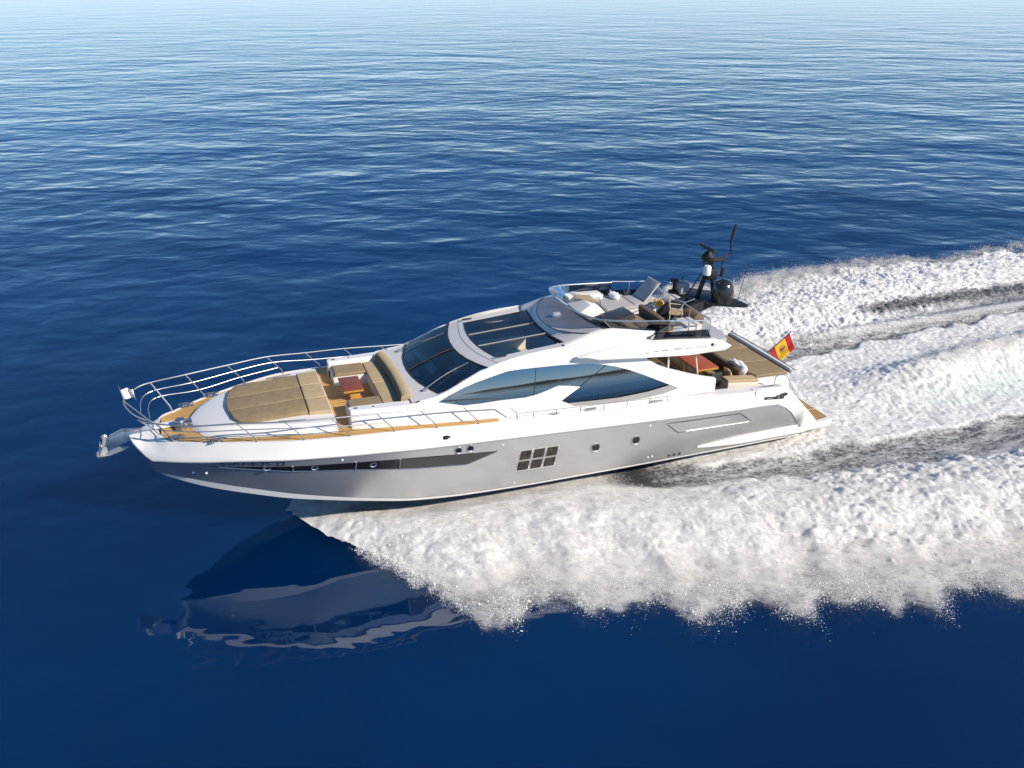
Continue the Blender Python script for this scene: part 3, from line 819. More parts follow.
# ---- U seating module of the bow cockpit
zs = 2.80
b = MB()
for s in (1, -1):
    b.prism([(15.0, s * 1.95), (17.05, s * 1.86), (17.15, s * 1.80), (17.15, s * .98), (17.05, s * .95), (15.6, s * .95), (15.0, s * .95)], zs - .1, zs + .27, 'z', .015)
    # outboard coaming
    b.grid([[(x, s * yo_, zs - .14), (x, s * (yo_ - .02), zs + .02), (x, s * (yt_ + .02), zs + .46), (x, s * (yt_ - .02), zs + .50), (x, s * (yi_ + .02), zs + .50), (x, s * yi_, zs + .46), (x, s * yi_, zs + .2)]
            for x, yo_, yt_, yi_ in ((15.3, 2.29, 2.16, 1.80), (15.6, 2.285, 2.15, 1.80), (16.4, 2.24, 2.09, 1.75), (17.05, 2.17, 2.02, 1.72), (17.17, 2.10, 1.98, 1.74), (17.2, 2.0, 1.92, 1.78))])
    b.add([(17.2, s * 2.0, zs - .14), (17.2, s * 1.96, zs + .46), (17.2, s * 1.78, zs + .46), (17.2, s * 1.72, zs + .2), (17.2, s * 1.72, zs - .14)], [(0, 1, 2, 3, 4)])
b.prism([(15.0, -1.2), (16.1, -1.2), (16.1, 1.2), (15.0, 1.2)], zs - .1, zs + .265, 'z', .015)
seatm = b.build('seat_module', M['white'], Y_)
b = MB(); b.box((17.0, 1.88, zs + .505), (.10, .05, .03), .01); b.pair('courtesy_light', M['darkrub'], seatm)
b = MB(); b.box((16.5, 1.92, zs + .505), (.05, .05, .025), .008); b.pair('courtesy_light', M['darkrub'], seatm)
for s in (1, -1):
    pad('bench_cushion', [(16.14, s * 1.70), (17.1, s * 1.70), (17.1, s * .97), (16.14, s * .97)], zs + .272, .11, M['tan'], seatm)
pad('bench_cushion', [(15.58, -1.68), (16.12, -1.68), (16.12, 0), (15.58, 0)], zs + .272, .11, M['tan2'], seatm)
pad('bench_cushion', [(15.58, .02), (16.12, .02), (16.12, 1.68), (15.58, 1.68)], zs + .272, .11, M['tan2'], seatm)
# curved backrest
def back_arc(x0, dx, w, z): return [(x0 - dx * (1 - (j / 10 * 2 - 1) ** 2) - .0, w * (j / 10 * 2 - 1), z) for j in range(11)]
b = MB()
b.grid([back_arc(15.62, .08, 1.72, zs + .25), back_arc(15.66, .08, 1.72, zs + .40), back_arc(15.64, .09, 1.74, zs + .60), back_arc(15.58, .09, 1.74, zs + .64),
        back_arc(15.44, .10, 1.78, zs + .635), back_arc(15.34, .10, 1.80, zs + .58), back_arc(15.30, .10, 1.80, zs + .4)])
n0 = len(b.v)
for j in (0, 10): b.f.append(tuple(j + 11 * i for i in range(7)))
b.build('backrest', M['tan2'], seatm, ang=50)
b = MB()
b.grid([[(p[0] + .03, p[1] * .985, p[2]) for p in back_arc(15.63, .08, 1.72, zs + .38)], [(p[0] + .045, p[1] * .985, p[2]) for p in back_arc(15.65, .085, 1.72, zs + .48)], [(p[0] + .03, p[1] * .985, p[2]) for p in back_arc(15.62, .09, 1.74, zs + .60)]])
b.build('backrest_shade', M['brown'], seatm, ang=50)  # dark brown strip paints the shade on the backrest's forward face

# ---- superstructure
def zr(x): return RZ(x)
RZ = pchip([10.0, 10.6, 11.3, 12.06, 12.7, 13.34, 13.97, 14.69, 15.2, 15.6], [4.48, 4.44, 4.40, 4.31, 4.18, 3.99, 3.72, 3.43, 3.36, 3.33])
RY = pchip([9, 10.6, 12, 13.3, 14.7, 15.6], [2.06, 2.0, 1.99, 2.0, 2.06, 2.12])
SV = [-1, -.94, -.78, -.5, -.25, 0, .25, .5, .78, .94, 1]
def row(xc, bow, zc_add, p=2.0):
    r = []
    for s in SV:
        x = xc - bow * abs(s) ** p
        z = zr(x) + zc_add(s, x) if callable(zc_add) else zr(x) + zc_add
        r.append((x, RY(x) * s, z))
    return r
def crown(a): return lambda s, x: a * (1 - s * s)
def row_z(xc, bow, zc, p=2.0):
    r = []
    for s in SV:
        x = xc - bow * abs(s) ** p
        ze = zr(xc - bow)
        r.append((x, RY(x) * s, ze + (zc - ze) * (1 - s * s)))
    return r
r0 = row_z(15.36, -.06, 3.36)
r1 = row_z(15.01, .45, 3.42)
r2 = row_z(13.54, .46, 3.99)
r2b = row_z(13.15, .42, 4.12)
r3 = row_z(12.92, .38, 4.18)
r4 = row_z(10.62, .22, 4.34)
r4b = row_z(10.45, .45, 4.40)
b = MB()
b.grid([r0, row_z(15.17, .2, 3.40), r1])                       # cowl
cab = b.build('cabin_cowl', M['offwhite'], Y_, ang=30)
# windshield with its dark border, mullion and wipers
def between(ra, rb, t): return [lerp(ra[i], rb[i], t) for i in range(len(ra))]
def bulge(r, a): return [(p[0], p[1], p[2] + a) for p in r]
b = MB()
b.grid([r1, bulge(between(r1, r2, .25), .03), bulge(between(r1, r2, .5), .045), bulge(between(r1, r2, .75), .03), r2])
wind = b.build('windshield', M['screen'], Y_)
b = MB()
b.tube([(p[0], p[1], p[2] + .008) for p in r1], .028, 6); b.tube([(p[0], p[1], p[2] + .008) for p in r2], .024, 6)
wb = [lerp(r1[5], r2[5], t) for t in (0, .25, .5, .75, 1)]
b.tube([(p[0], p[1], p[2] + .02 + .05 * math.sin(math.pi * i / 4)) for i, p in enumerate(wb)], .03, 6)
for j in (0, 10): b.tube([lerp(r1[j], r2[j], t) for t in (0, .33, .66, 1)], .03, 6)
b.build('windshield_frame', M['darkrub'], wind)
for s, j0 in ((1, 8), (-1, 2)):
    b = MB(); p0 = Vector(r1[j0]) + Vector((.14, 0, .02)); 
    p1 = Vector(lerp(r1[j0], r2[j0], .62)) + Vector((0, -s * .25, .09))
    b.box(p0, (.16, .10, .06), .02); b.tube([p0 + Vector((0, 0, .03)), (p0 + p1) / 2 + Vector((0, 0, .05)), p1], .013, 5)
    b.tube([p1 + Vector((.36, s * .02, -.14)), p1 + Vector((-.36, -s * .02, .12))], .012, 5)
    b.build('wiper', M['railsteel'], wind)
# roof band, skylight, side frames
b = MB(); b.grid([r2, r2b, r3])
o = len(b.v)
mids = [between(r3, r4, t) for t in (0, .2, .4, .6, .8, 1)]
mids = [[(p[0], p[1], zr(p[0]) + (p[2] - zr(p[0])) * 1.0) for p in r] for r in mids]
mids[0] = r3; mids[-1] = r4
b.grid([r[:3] for r in mids]); b.grid([r[8:] for r in mids])
hard = b.build('hardtop', M['offwhite'], Y_, ang=30)
b = MB(); b.tube([(p[0] - .0, p[1], p[2] + .002) for p in r2b], .008, 5); b.build('panel_seam', M['greytrim'], hard)
b = MB(); b.box((12.55, 1.70, zr(12.55) + .06), (.34, .05, .03), .008)
b.pair('deck_grip', M['darkrub'], hard)
b = MB(); b.grid([[(p[0], p[1], p[2] - .015) for p in r[2:9]] for r in mids])
skyl = b.build('skylight', M['screen'], Y_)
b = MB()
b.tube([(p[0], p[1], p[2]) for p in r3[2:9]], .022, 6); b.tube([(p[0], p[1], p[2]) for p in r4[2:9]], .03, 6)
b.build('skylight_frame', M['darkrub'], skyl)
for j in (4, 6):
    b = MB(); b.tube([(r[j][0], r[j][1], r[j][2] + .0) for r in mids], .02, 6); b.build('skylight_bar', M['greytrim'], skyl)

# fly front: cream shoulder, grey visor, coaming
FYZ = 4.75
def fly_arc(xc, w, bow, z, zend=None, p=2.6):
    r = []
    for s in SV:
        x = xc - bow * abs(s) ** p
        r.append((x, w * s, z + ((zend - z) * abs(s) ** 2 if zend else 0)))
    return r
v0 = fly_arc(10.50, 1.80, .75, 4.50, 4.70, 2.8)
v1 = fly_arc(9.40, 1.74, .22, FYZ + .03, FYZ + .02, 3.0)
s0 = [(p[0], p[1], p[2]) for p in r4]
b = MB(); b.grid([s0, fly_arc(10.55, 1.98, .55, 4.40, 4.52), v0])
b.grid([v0, [(p[0] - .01, p[1] * .995, p[2] - .02) for p in v0]])
b.build('fly_shoulder', M['offwhite'], Y_, ang=30)
b = MB(); b.grid([[(p[0], p[1], p[2] + .012) for p in v0], between([(p[0], p[1], p[2] + .012) for p in v0], v1, .5), v1])
visor = b.build('fly_visor', M['visor'], Y_, ang=30)
b = MB(); b.tube([(p[0] + .01, p[1], p[2] + .012) for p in v0], .016, 5); b.tube([(p[0], p[1], p[2] + .01) for p in v1], .03, 5); b.build('visor_gasket', M['darkpanel'], visor)
b = MB()
b.lathe([(0, 0), (.07, 0), (.07, .03), (.035, .05), (.035, .10)], (10.02, -.12, 4.52), 12)
b.lathe([(0, -.13), (.075, -.13), (.085, -.05), (.085, .09), (.06, .12), (0, .12)], (10.02, -.12, 4.70), 14, Matrix.Rotation(R(90), 4, 'Y'))
b.build('searchlight', M['whiteplastic'], visor)

# side panels with window openings
def side_y(z): return 2.38 - .213 * (z - 2.45)
OUT = [(15.55, 2.70), (15.58, 3.30)] + [(x, zr(x)) for x in (15.2, 14.95, 14.69, 14.3, 13.97, 13.6, 13.34, 13.0, 12.7, 12.35, 12.06, 11.7, 11.3, 10.9, 10.6)] + [(10.2, 4.56), (9.8, 4.68), (9.4, 4.75), (8.9, 4.75), (8.2, 4.67), (7.5, 4.575), (7.62, 4.42), (7.80, 4.2), (7.95, 4.0),
       (7.80, 3.72), (7.4, 3.47), (6.99, 3.29), (6.3, 3.06), (5.8, 2.91), (5.28, 2.79), (5.33, 2.38), (8.0, 2.38), (10, 2.45), (12.9, 2.56)]
WA = [(14.69, 3.27), (13.9, 3.07), (13.3, 3.06), (12.77, 3.07), (11.94, 3.05), (11.55, 3.10), (11.25, 3.17), (11.0, 3.24), (10.85, 3.27), (10.5, 3.22), (10.15, 3.15), (10.81, 2.8), (10.35, 2.58), (9.6, 2.53), (8.8, 2.50), (8.2, 2.50), (7.73, 2.51), (7.2, 2.56), (6.67, 2.66),
      (7.4, 3.0), (8.0, 3.28), (8.42, 3.46), (8.9, 3.63), (9.45, 3.77), (10.1, 3.86), (10.79, 3.90), (11.57, 3.92), (12.1, 3.93), (12.5, 3.92), (13.04, 3.81), (13.5, 3.71), (13.86, 3.61), (14.3, 3.45)]
def fill_poly(outer, holes, fy):
    bm = bmesh.new(); es = []
    for lp in [outer] + holes:
        vs = [bm.verts.new((x, 0, z)) for x, z in lp]
        es += [bm.edges.new((vs[i], vs[(i + 1) % len(vs)])) for i in range(len(vs))]
    bmesh.ops.triangle_fill(bm, use_beauty=True, use_dissolve=False, edges=es, normal=(0, -1, 0))
    bm.verts.index_update()
    v = [(q.co.x, fy(q.co.x, q.co.z), q.co.z) for q in bm.verts]; f = [[q.index for q in fc.verts] for fc in bm.faces]
    bm.free(); return v, f
def panel_y(x, z):
    y = side_y(z)
    if x > 14.2: y -= .02 * (x - 14.2)
    return min(y, 2.38)
b = MB()
v, f = fill_poly(OUT, [WA], panel_y); b.add(v, f)
for i in range(len(WA)):
    a, c = WA[i], WA[(i + 1) % len(WA)]
    b.add([(a[0], panel_y(*a), a[1]), (c[0], panel_y(*c), c[1]), (c[0], panel_y(*c) - .05, c[1]), (a[0], panel_y(*a) - .05, a[1])], [(0, 1, 2, 3)])
# strip joining panel top to the roof edge
top = OUT[2:17]
b.grid([[(x, panel_y(x, z), z) for x, z in top], [(x, (panel_y(x, z) + RY(x)) / 2, z + .018) for x, z in top], [(x, RY(x) - .06, z + .004) for x, z in top]])
# coaming top and inner face
ct = OUT[16:23]
b.grid([[(x, panel_y(x, z), z) for x, z in ct], [(x, panel_y(x, z) - .05, z + .02) for x, z in ct], [(x, panel_y(x, z) - .16, z + .02) for x, z in ct], [(x, panel_y(x, z) - .17, 4.1) for x, z in ct]])
ac = OUT[26:32]
b.grid([[(x, panel_y(x, z), z) for x, z in ac], [(x, panel_y(x, z) - .12, z + .015) for x, z in ac], [(x, panel_y(x, z) - .14, z - .7) for x, z in ac]])
cabin = b.pair('cabin_side', M['white'], Y_, ang=24)
def glass_patch(poly):
    bm = bmesh.new()
    v, f = fill_poly(poly, [], lambda x, z: 0)
    vs = [bm.verts.new(p) for p in v]
    for q in f: bm.faces.new([vs[i] for i in q])
    for k in range(1, 22):
        g = list(bm.verts) + list(bm.edges) + list(bm.faces)
        bmesh.ops.bisect_plane(bm, geom=g, plane_co=(6.6 + k * .385, 0, 0), plane_no=(1, 0, 0))
    for k in range(1, 14):
        g = list(bm.verts) + list(bm.edges) + list(bm.faces)
        bmesh.ops.bisect_plane(bm, geom=g, plane_co=(0, 0, 2.5 + k * .105), plane_no=(0, 0, 1))
    bm.verts.index_update()
    out = []
    for q in bm.verts:
        x, z = q.co.x, q.co.z
        out.append((x, panel_y(x, z) - .03 - .085 * (z - 3.34) ** 2 - .004 * (x - 10.5) ** 2 * .3, z))
    fs = [[q.index for q in fc.verts] for fc in bm.faces]
    bm.free()
    return out, fs
b = MB()
v, f = glass_patch(WA); b.add(v, f); sw = b.pair('side_window', M['darkglass'], Y_)
for (x0, z0, x1, z1) in ((11.68, 3.08, 11.55, 3.92), (10.12, 3.16, 9.2, 3.72)):
    gp = [(x0 + (x1 - x0) * t, z0 + (z1 - z0) * t) for t in (0, .2, .4, .6, .8, 1)]
    b = MB(); b.tube([(x, panel_y(x, z) - .026 - .085 * (z - 3.34) ** 2 - .0012 * (x - 10.5) ** 2, z) for x, z in gp], .012, 5)
    b.pair('window_joint', M['darkrub'], sw)
b = MB()   # grey sill under the aft pane
sl_ = [(10.62, 2.70), (10.35, 2.60), (9.6, 2.55), (8.8, 2.52), (8.2, 2.52), (7.73, 2.53), (7.2, 2.58), (6.72, 2.67), (7.0, 2.80), (7.8, 2.69), (8.8, 2.64), (9.6, 2.66)]
v, f = fill_poly(sl_, [], lambda x, z: panel_y(x, z) - .012); b.add(v, f); b.pair('window_sill', M['greytrim'], sw)

# overhang wing (pointed fascia of the fly deck)
WG = [(10.3, 4.16), (9.96, 4.24), (9.0, 4.36), (8.0, 4.41), (6.8, 4.33), (5.54, 4.22), (5.1, 4.06), (4.86, 3.92), (5.1, 3.78), (6.44, 3.79), (8.0, 3.90), (9.62, 4.03)]
b = MB()
b.prism(WG, 2.12, 2.36, 'y', .05, 3); wing = b.pair('fly_wing', M['white'], Y_, ang=40)[0]
b = MB()   # small marks along the wing
xx = 8.05
for wd in (.16, .0, .22, .30, .0, .34, .0, .12, .06, .0, .1, .12, .1, .0, .16, .05):
    if wd: b.box((xx - wd / 2, 2.363, 4.05 + (.02 if wd > .2 else 0) - (7.5 - xx) * .012), (wd * .8, .006, .035 if wd < .25 else .05), 0)
    xx -= max(wd, .08) + .03
b.build('wing_lettering', M['faint'], wing)
b = MB(); b.lathe([(0, 0), (.05, 0), (.055, .01), (.03, .02), (0, .02)], (5.62, 2.36, 4.06), 10, Matrix.Rotation(R(-90), 4, 'X')); b.build('deck_light', M['darkrub'], wing)
b = MB()
b.prism([(9.6, 2.14), (4.95, 2.14), (4.75, 1.6), (4.75, -1.6), (4.95, -2.14), (9.6, -2.14)], 3.98, 4.12, 'z', .02)
flydeck = b.build('fly_deck', M['visor'], Y_)
# bulkhead between saloon and cockpit, port aft side glass
b = MB(); b.box((7.9, 0, 2.95), (.06, 3.9, 2.1), .01); b.build('saloon_door', M['darkglass'], Y_)
b = MB(); v, f = fill_poly([(8.10, 3.88), (7.05, 3.80), (6.95, 3.30), (7.4, 3.49), (7.82, 3.74)], [], lambda x, z: panel_y(x, z) - .06); b.add(v, f); b.pair('quarter_window', M['smoked'], cabin)
b = MB(); b.tube([(7.02, 2.12, 3.3), (7.05, 2.1, 3.92)], .035, 8); b.pair('overhang_post', M['cream'], Y_)
b = MB(); b.tube([(5.55, 1.95, 1.8), (6.02, 1.98, 3.95)], .03, 8); b.pair('overhang_post', M['cream'], Y_)

# ---- saloon seen through the glass
b = MB(); b.box((11.6, 0, 2.30), (7.4, 4.0, .08), 0); b.build('saloon_floor', M['interior'], Y_)
b = MB(); b.prism([(15.2, 2.5), (14.95, 3.28), (14.1, 3.34), (13.7, 3.22), (13.6, 2.5)], -1.85, 1.85, 'y', .03); dash = b.build('dashboard', M['interior'], Y_)
b = MB()
for pl in ([(14.45, -1.62), (14.15, -1.35), (14.05, -.72), (14.35, -.55)], [(14.38, -.42), (14.1, -.48), (14.08, .02), (14.36, .50)]):
    b = MB(); b.prism(pl, 3.345, 3.375, 'z', .01); b.build('dash_tray', M['seat'], dash)
for c_, d_ in (((14.72, -1.05, 3.39), (.3, .5, .05)), ((14.85, .2, 3.37), (.28, .34, .05))):
    b = MB(); b.box(c_, d_, .02); b.build('dash_cloth', M['skin'], dash)
for y in (.75, -.35):
    b = MB(); b.box((13.25, y, 3.02), (.60, .6, .16), .05); b.box((12.92, y, 3.35), (.16, .6, .75), .06, Matrix.Rotation(R(-10), 4, 'Y')); b.box((13.2, y, 2.62), (.2, .2, .7), .02)
    b.build('helm_seat', M['seat'], Y_)
for c0, d0, c1, d1 in (((11.4, -1.0, 2.95), (1.7, .8, .4), (11.4, -1.42, 3.25), (1.7, .2, .6)), ((10.9, -.1, 2.95), (.8, .6, .4), (10.55, -.1, 3.2), (.16, .6, .5)), ((11.4, 1.1, 2.85), (1.3, .6, .4), (11.4, 1.5, 3.0), (1.3, .16, .5))):
    b = MB(); b.box(c0, d0, .07); b.box(c1, d1, .06); b.build('saloon_sofa', M['seat'], Y_)

# ---- flybridge glass and rails
FG0 = [(7.1, -1.98, 4.56), (8.2, -1.88, 4.67), (8.95, -1.70, 4.76), (9.25, -1.3, 4.77), (9.37, -.6, 4.78), (9.39, 0, 4.785), (9.37, .6, 4.78), (9.25, 1.3, 4.77), (8.95, 1.70, 4.76), (8.2, 1.88, 4.67), (7.1, 1.98, 4.56)]
FG1 = [(7.1, -1.98, 4.95), (8.25, -1.92, 5.02), (9.3, -1.70, 5.12), (9.78, -1.30, 5.19), (9.95, -.6, 5.2), (9.98, 0, 5.2), (9.95, .7, 5.2), (9.75, 1.42, 5.17), (9.3, 1.80, 5.10), (8.25, 2.0, 5.01), (7.1, 2.06, 4.92)]
g0 = smooth_path(FG0, 4); g1 = smooth_path(FG1, 4)
b = MB(); b.grid([g0, g1]); fw = b.build('fly_windscreen', M['smoked'], Y_)
b = MB(); b.tube(g1 , .026, 7); b.build('windscreen_rail', M['steel'], fw)
for i in (8, 16, 24, 32):
    b = MB(); b.tube([g0[i], g1[i]], .014, 5); b.build('windscreen_strut', M['steel'], fw)
flyrail = MB()
rail = [(7.1, 2.06, 4.92), (6.4, 2.08, 4.84), (5.62, 2.10, 4.80)]
flyrail.tube(rail, .022, 6)
flyrail.tube([(7.1, -2.0, 4.98), (6.4, -1.98, 4.92), (5.66, -1.95, 4.88)], .022, 6)
flyrail.tube([(5.66, -1.95, 4.88), (5.62, 0, 4.84), (5.62, 2.10, 4.80)], .022, 6)
fr = flyrail.build('fly_rail', M['steel'], Y_)
for (x, y, z) in ((6.4, 2.08, 4.84), (5.62, 2.1, 4.8), (5.64, .9, 4.82), (5.64, -.9, 4.85), (5.66, -1.95, 4.88), (6.4, -1.98, 4.92), (7.1, 2.06, 4.92)):
    b = MB(); b.tube([(x, y, z), (x, y, 4.1)], .016, 6); b.build('stanchion', M['steel'], fr)
b = MB()
b.tube([(7.75, 2.05, 4.45), (7.2, 2.1, 4.72), (6.9, 2.1, 4.9)], .016, 5)
b.tube([(6.3, .7, 4.12), (5.75, .72, 4.95), (5.4, .75, 5.05)], .018, 5); b.tube([(6.9, .2, 4.75), (6.3, .3, 5.0), (5.75, .72, 4.97)], .018, 5)
b.tube([(6.4, 2.0, 4.45), (5.62, 2.08, 4.45), (5.62, -1.9, 4.45)], .012, 5)
b.build('stair_rail', M['steel'], fr)
for s in (1, -1):
    b = MB(); b.prism([(7.72, 4.36), (7.62, 4.62), (5.75, 4.52), (5.58, 4.22)], s * 2.18 - .012, s * 2.18 + .012, 'y', 0); b.build('fly_balustrade', M['smoked'], Y_)
# helm console and seating on the flybridge
b = MB()
b.prism([(9.1, 4.1), (9.15, 4.62), (8.75, 4.86), (8.45, 4.80), (8.2, 4.55), (8.2, 4.1)], -1.75, -.2, 'y', .04); b.box((8.4, -1.55, 4.55), (1.3, .5, .5), .06)
cons = b.build('helm_console', M['white'], Y_)
b = MB(); b.prism([(8.98, -1.0), (8.35, -.35), (8.35, -1.15), (8.75, -1.3)], 4.84, 4.875, 'z', .01); b.build('console_top', M['tan2'], cons)
b = MB(); b.tube([(8.2 + .0, -.75 + .16 * math.cos(a), 4.72 + .16 * math.sin(a)) for a in [k * math.pi / 8 for k in range(16)]], .014, 5, closed=True); b.build('steering_wheel', M['darkrub'], cons)
b = MB(); b.box((8.0, .35, 4.42), (.9, .85, .5), .05, Matrix.Rotation(R(12), 4, 'Y')); b.build('helm_cover', M['darkpanel'], Y_)
b = MB()
b.box((7.55, .95, 4.30), (1.1, 1.6, .36), .04); b.box((8.35, 1.45, 4.30), (.9, .7, .36), .04)
fs = b.build('fly_settee', M['offwhite'], Y_)
pad('settee_cushion', [(7.25, .3), (7.75, .3), (7.75, 1.65), (7.25, 1.65)], 4.485, .1, M['tan'], fs)
pad('settee_cushion', [(7.85, .35), (8.15, .35), (8.15, 1.6), (7.85, 1.6)], 4.485, .1, M['tan2'], fs)
b = MB(); b.box((7.05, .85, 4.62), (.18, 1.5, .42), .06, Matrix.Rotation(R(8), 4, 'Y')); b.box((7.2, 1.72, 4.6), (.9, .16, .36), .06); b.build('settee_back', M['brown'], fs)
b = MB(); b.box((7.2, -.95, 4.32), (1.9, 1.5, .40), .05); sb_ = b.build('fly_sunbed_base', M['offwhite'], Y_)
pad('sunbed_cushion', [(6.9, -1.6), (8.1, -1.6), (8.1, -.25), (6.9, -.25)], 4.525, .1, M['fabricgrey'], sb_)
b = MB(); b.box((5.95, 1.35, 4.32), (.55, .8, .42), .03); b.box((6.5, 1.7, 4.28), (.9, .5, .34), .03); b.build('wet_bar', M['offwhite'], Y_)

# ---- radar mast
mast = MB()
mast.prism([(6.35, 4.12), (5.75, 4.12), (4.4, 4.62), (3.55, 4.62), (3.55, 4.72), (5.0, 4.76), (5.8, 4.58)], -.42, -.22, 'y', .02)
mast.prism([(6.35, 4.12), (5.75, 4.12), (4.4, 4.62), (3.55, 4.62), (3.55, 4.72), (5.0, 4.76), (5.8, 4.58)], .22, .42, 'y', .02)
mast.prism([(5.15, -1.15), (5.05, -1.3), (4.5, -1.3), (3.6, -.4), (3.45, 1.05), (3.6, 1.1), (4.7, .55), (5.1, .1)], 4.66, 4.75, 'z', .02)
mast.tube([(4.70, -.2, 4.72), (4.52, -.08, 5.6), (4.45, 0, 6.2)], .08, 8); mast.tube([(4.25, .1, 4.72), (4.38, .05, 5.6), (4.42, 0, 6.2)], .06, 8); mast.box((4.40, .04, 5.62), (.34, .30, .42), .06); mast.box((4.28, .06, 6.1), (.62, .22, .12), .04)
mast.tube([(5.0, -.4, 4.72), (4.7, -.1, 5.6)], .025, 6)
mast.tube([(4.85, .1, 6.08), (4.2, .1, 6.15), (3.75, .12, 6.28), (3.85, .15, 6.75), (3.72, .15, 7.3)], .035, 7)
mast.tube([(4.05, .1, 6.12), (4.05, .1, 5.55), (4.5, .1, 5.5)], .025, 6)
mo = mast.build('radar_mast', M['mastblack'], Y_)
b = MB(); b.lathe([(.36, 0), (.37, .1), (.36, .40), (.33, .55), (.24, .69), (.12, .76), (0, .78)], (4.12, .45, 4.75), 28); b.build('satellite_dome', M['dome'], mo)
b = MB(); b.lathe([(0, 0), (.22, 0), (.24, .12), (.16, .2), (.1, .28), (0, .28)], (4.60, .05, 6.14), 18)
b.box((4.62, .0, 6.52), (.14, 1.05, .10), .04, Matrix.Rotation(R(-6), 4, 'Z')); b.build('radar_scanner', M['mastblack'], mo)
b = MB(); b.lathe([(0, 0), (.12, 0), (.13, .04), (.13, .26), (.10, .32), (0, .33)], (4.62, .12, 5.62), 14); b.build('gps_pod', M['whiteplastic'], mo)
for pa, pb, rr in (((3.80, .15, 6.85), (3.74, .15, 7.15), .065), ((4.30, .1, 5.5), (4.28, .1, 5.82), .08), ((4.02, .1, 5.5), (3.97, .1, 5.8), .06)):
    b = MB(); b.tube([pa, pb], rr, 8); b.build('navigation_light', M['darkrub'], mo)
for pa, pb, rr in (((3.60, .6, 4.75), (3.35, .62, 6.1), .009), ((4.95, -.9, 4.75), (4.9, -.9, 5.3), .02)):
    b = MB(); b.tube([pa, pb], rr, 5); b.build('whip_antenna', M['darkrub'], mo)
b = MB(); b.box((5.0, -.75, 4.95), (.35, .5, .4), .08); b.build('loudhailer', M['fabricgrey'], mo)
b = MB(); b.lathe([(0, 0), (.18, 0), (.2, .06), (.05, .12), (.05, .4), (.14, .42), (.14, .5), (0, .52)], (5.25, -.85, 4.75), 14); b.build('camera_pod', M['mastblack'], mo)

# ---- stern: cockpit, sunpad, quarters, platform
b = MB(); b.box((5.5, 0, 1.70), (4.8, 4.2, .08), 0); b.build('cockpit_sole', M['teak'], Y_)
b = MB(); b.box((4.1, 0, 1.85), (.9, 3.9, .5), .04); b.prism([(3.35, 1.72), (3.35, 2.28), (4.55, 2.40), (4.62, 1.72)], 1.6, 2.02, 'y', .02)
sofa = b.build('cockpit_sofa', M['cream'], Y_)
pad('sofa_cushion', [(3.85, -1.6), (4.5, -1.6), (4.5, 1.55), (3.85, 1.55)], 2.1, .12, M['tan'], sofa)
pad('sofa_cushion', [(3.3, 1.58), (3.32, 2.0), (4.56, 2.0), (4.56, 1.58)], lambda x, y: 2.285 + (x - 3.35) * .10, .09, M['tan2'], sofa)
b = MB(); b.box((3.78, -.05, 2.36), (.14, 3.3, .5), .05, Matrix.Rotation(R(8), 4, 'Y')); b.build('sofa_back', M['brown'], sofa)
b = MB(); b.prism([(1.75, .9), (3.68, 1.0), (3.68, 2.30), (1.95, 2.28)], -1.95, 1.84, 'y', .03); tb_ = b.build('transom_block', M['white'], Y_)
for y0, y1 in ((-1.92, -.62), (-.60, .62), (.64, 1.78)):
    pad('sunpad_cushion', [(1.98, y0), (3.62, y0), (3.62 - (.35 if y1 > 1.5 else 0), y1), (2.02, y1)], lambda x, y: 2.29 + (x - 2) * .03, .10, M['tan'], tb_)
b = MB(); b.box((1.90, -.05, 2.40), (.13, 3.85, .12), .05); b.tube([(1.80, -1.95, 2.5), (1.76, 0, 2.52), (1.80, 1.9, 2.48)], .022, 6)
b.build('transom_rail', M['greytrim'], tb_)
b = MB(); b.box((1.86, -.05, 2.475), (.09, 3.7, .03), .01); b.build('rail_pad', M['whiteplastic'], tb_)
b = MB()
QW = [(3.9, 2.27), (3.2, 2.29), (2.78, 2.30), (2.5, 2.14), (2.15, 1.79), (1.75, 1.40), (1.36, 1.0), (1.17, .80), (1.2, .66), (1.71, .55), (1.95, .85), (2.31, 1.30), (2.55, 1.52), (2.82, 1.655), (3.1, 1.68), (3.9, 1.72)]
b.prism(QW, 2.36, 2.668, 'y', .03, 3); quarter = b.pair('quarter_wing', M['white'], Y_, ang=40)
b = MB(); b.box((3.12, 2.672, 1.945), (.80, .012, .10), .004, Matrix.Rotation(R(-5), 4, 'Y')); b.prism([(3.05, 1.90), (2.62, 1.97), (2.58, 2.05), (2.72, 2.09), (3.05, 2.02)], 2.66, 2.682, 'y', 0); fl = b.pair('mooring_fairlead', M['darkpanel'], Y_)
b = MB(); b.box((3.3, 2.682, 1.95), (.22, .012, .03), 0); b.box((2.96, 2.684, 1.97), (.05, .012, .12), 0); b.pair('fairlead_roller', M['steel'], fl)
b = MB()
b.prism([(3.4, 2.05), (3.0, 2.05), (3.0, 1.79), (2.65, 1.79), (2.65, 1.53), (2.3, 1.53), (2.3, 1.27), (1.95, 1.27), (1.95, 1.0), (1.6, 1.0), (1.6, .46), (3.4, .46)], 1.845, 2.355, 'y', .012)
b.pair('stern_stairs', M['cream'], Y_)
b = MB(); b.tube(smooth_path([(3.0, 2.42, 2.3), (2.95, 2.42, 2.62), (2.6, 2.42, 2.6), (2.35, 2.42, 2.3), (2.2, 2.42, 2.0)], 4), .018, 6); b.build('stair_handrail', M['steel'], Y_)
b = MB()
pf = [(0.0, 2.0), (.06, 2.22), (.2, 2.36), (.5, 2.42), (2.2, 2.46), (2.2, -2.46), (.5, -2.42), (.2, -2.36), (.06, -2.22), (0, -2.0)]
b.prism(pf, .30, .46, 'z', .03, 3)
plat = b.build('swim_platform', M['white'], Y_)
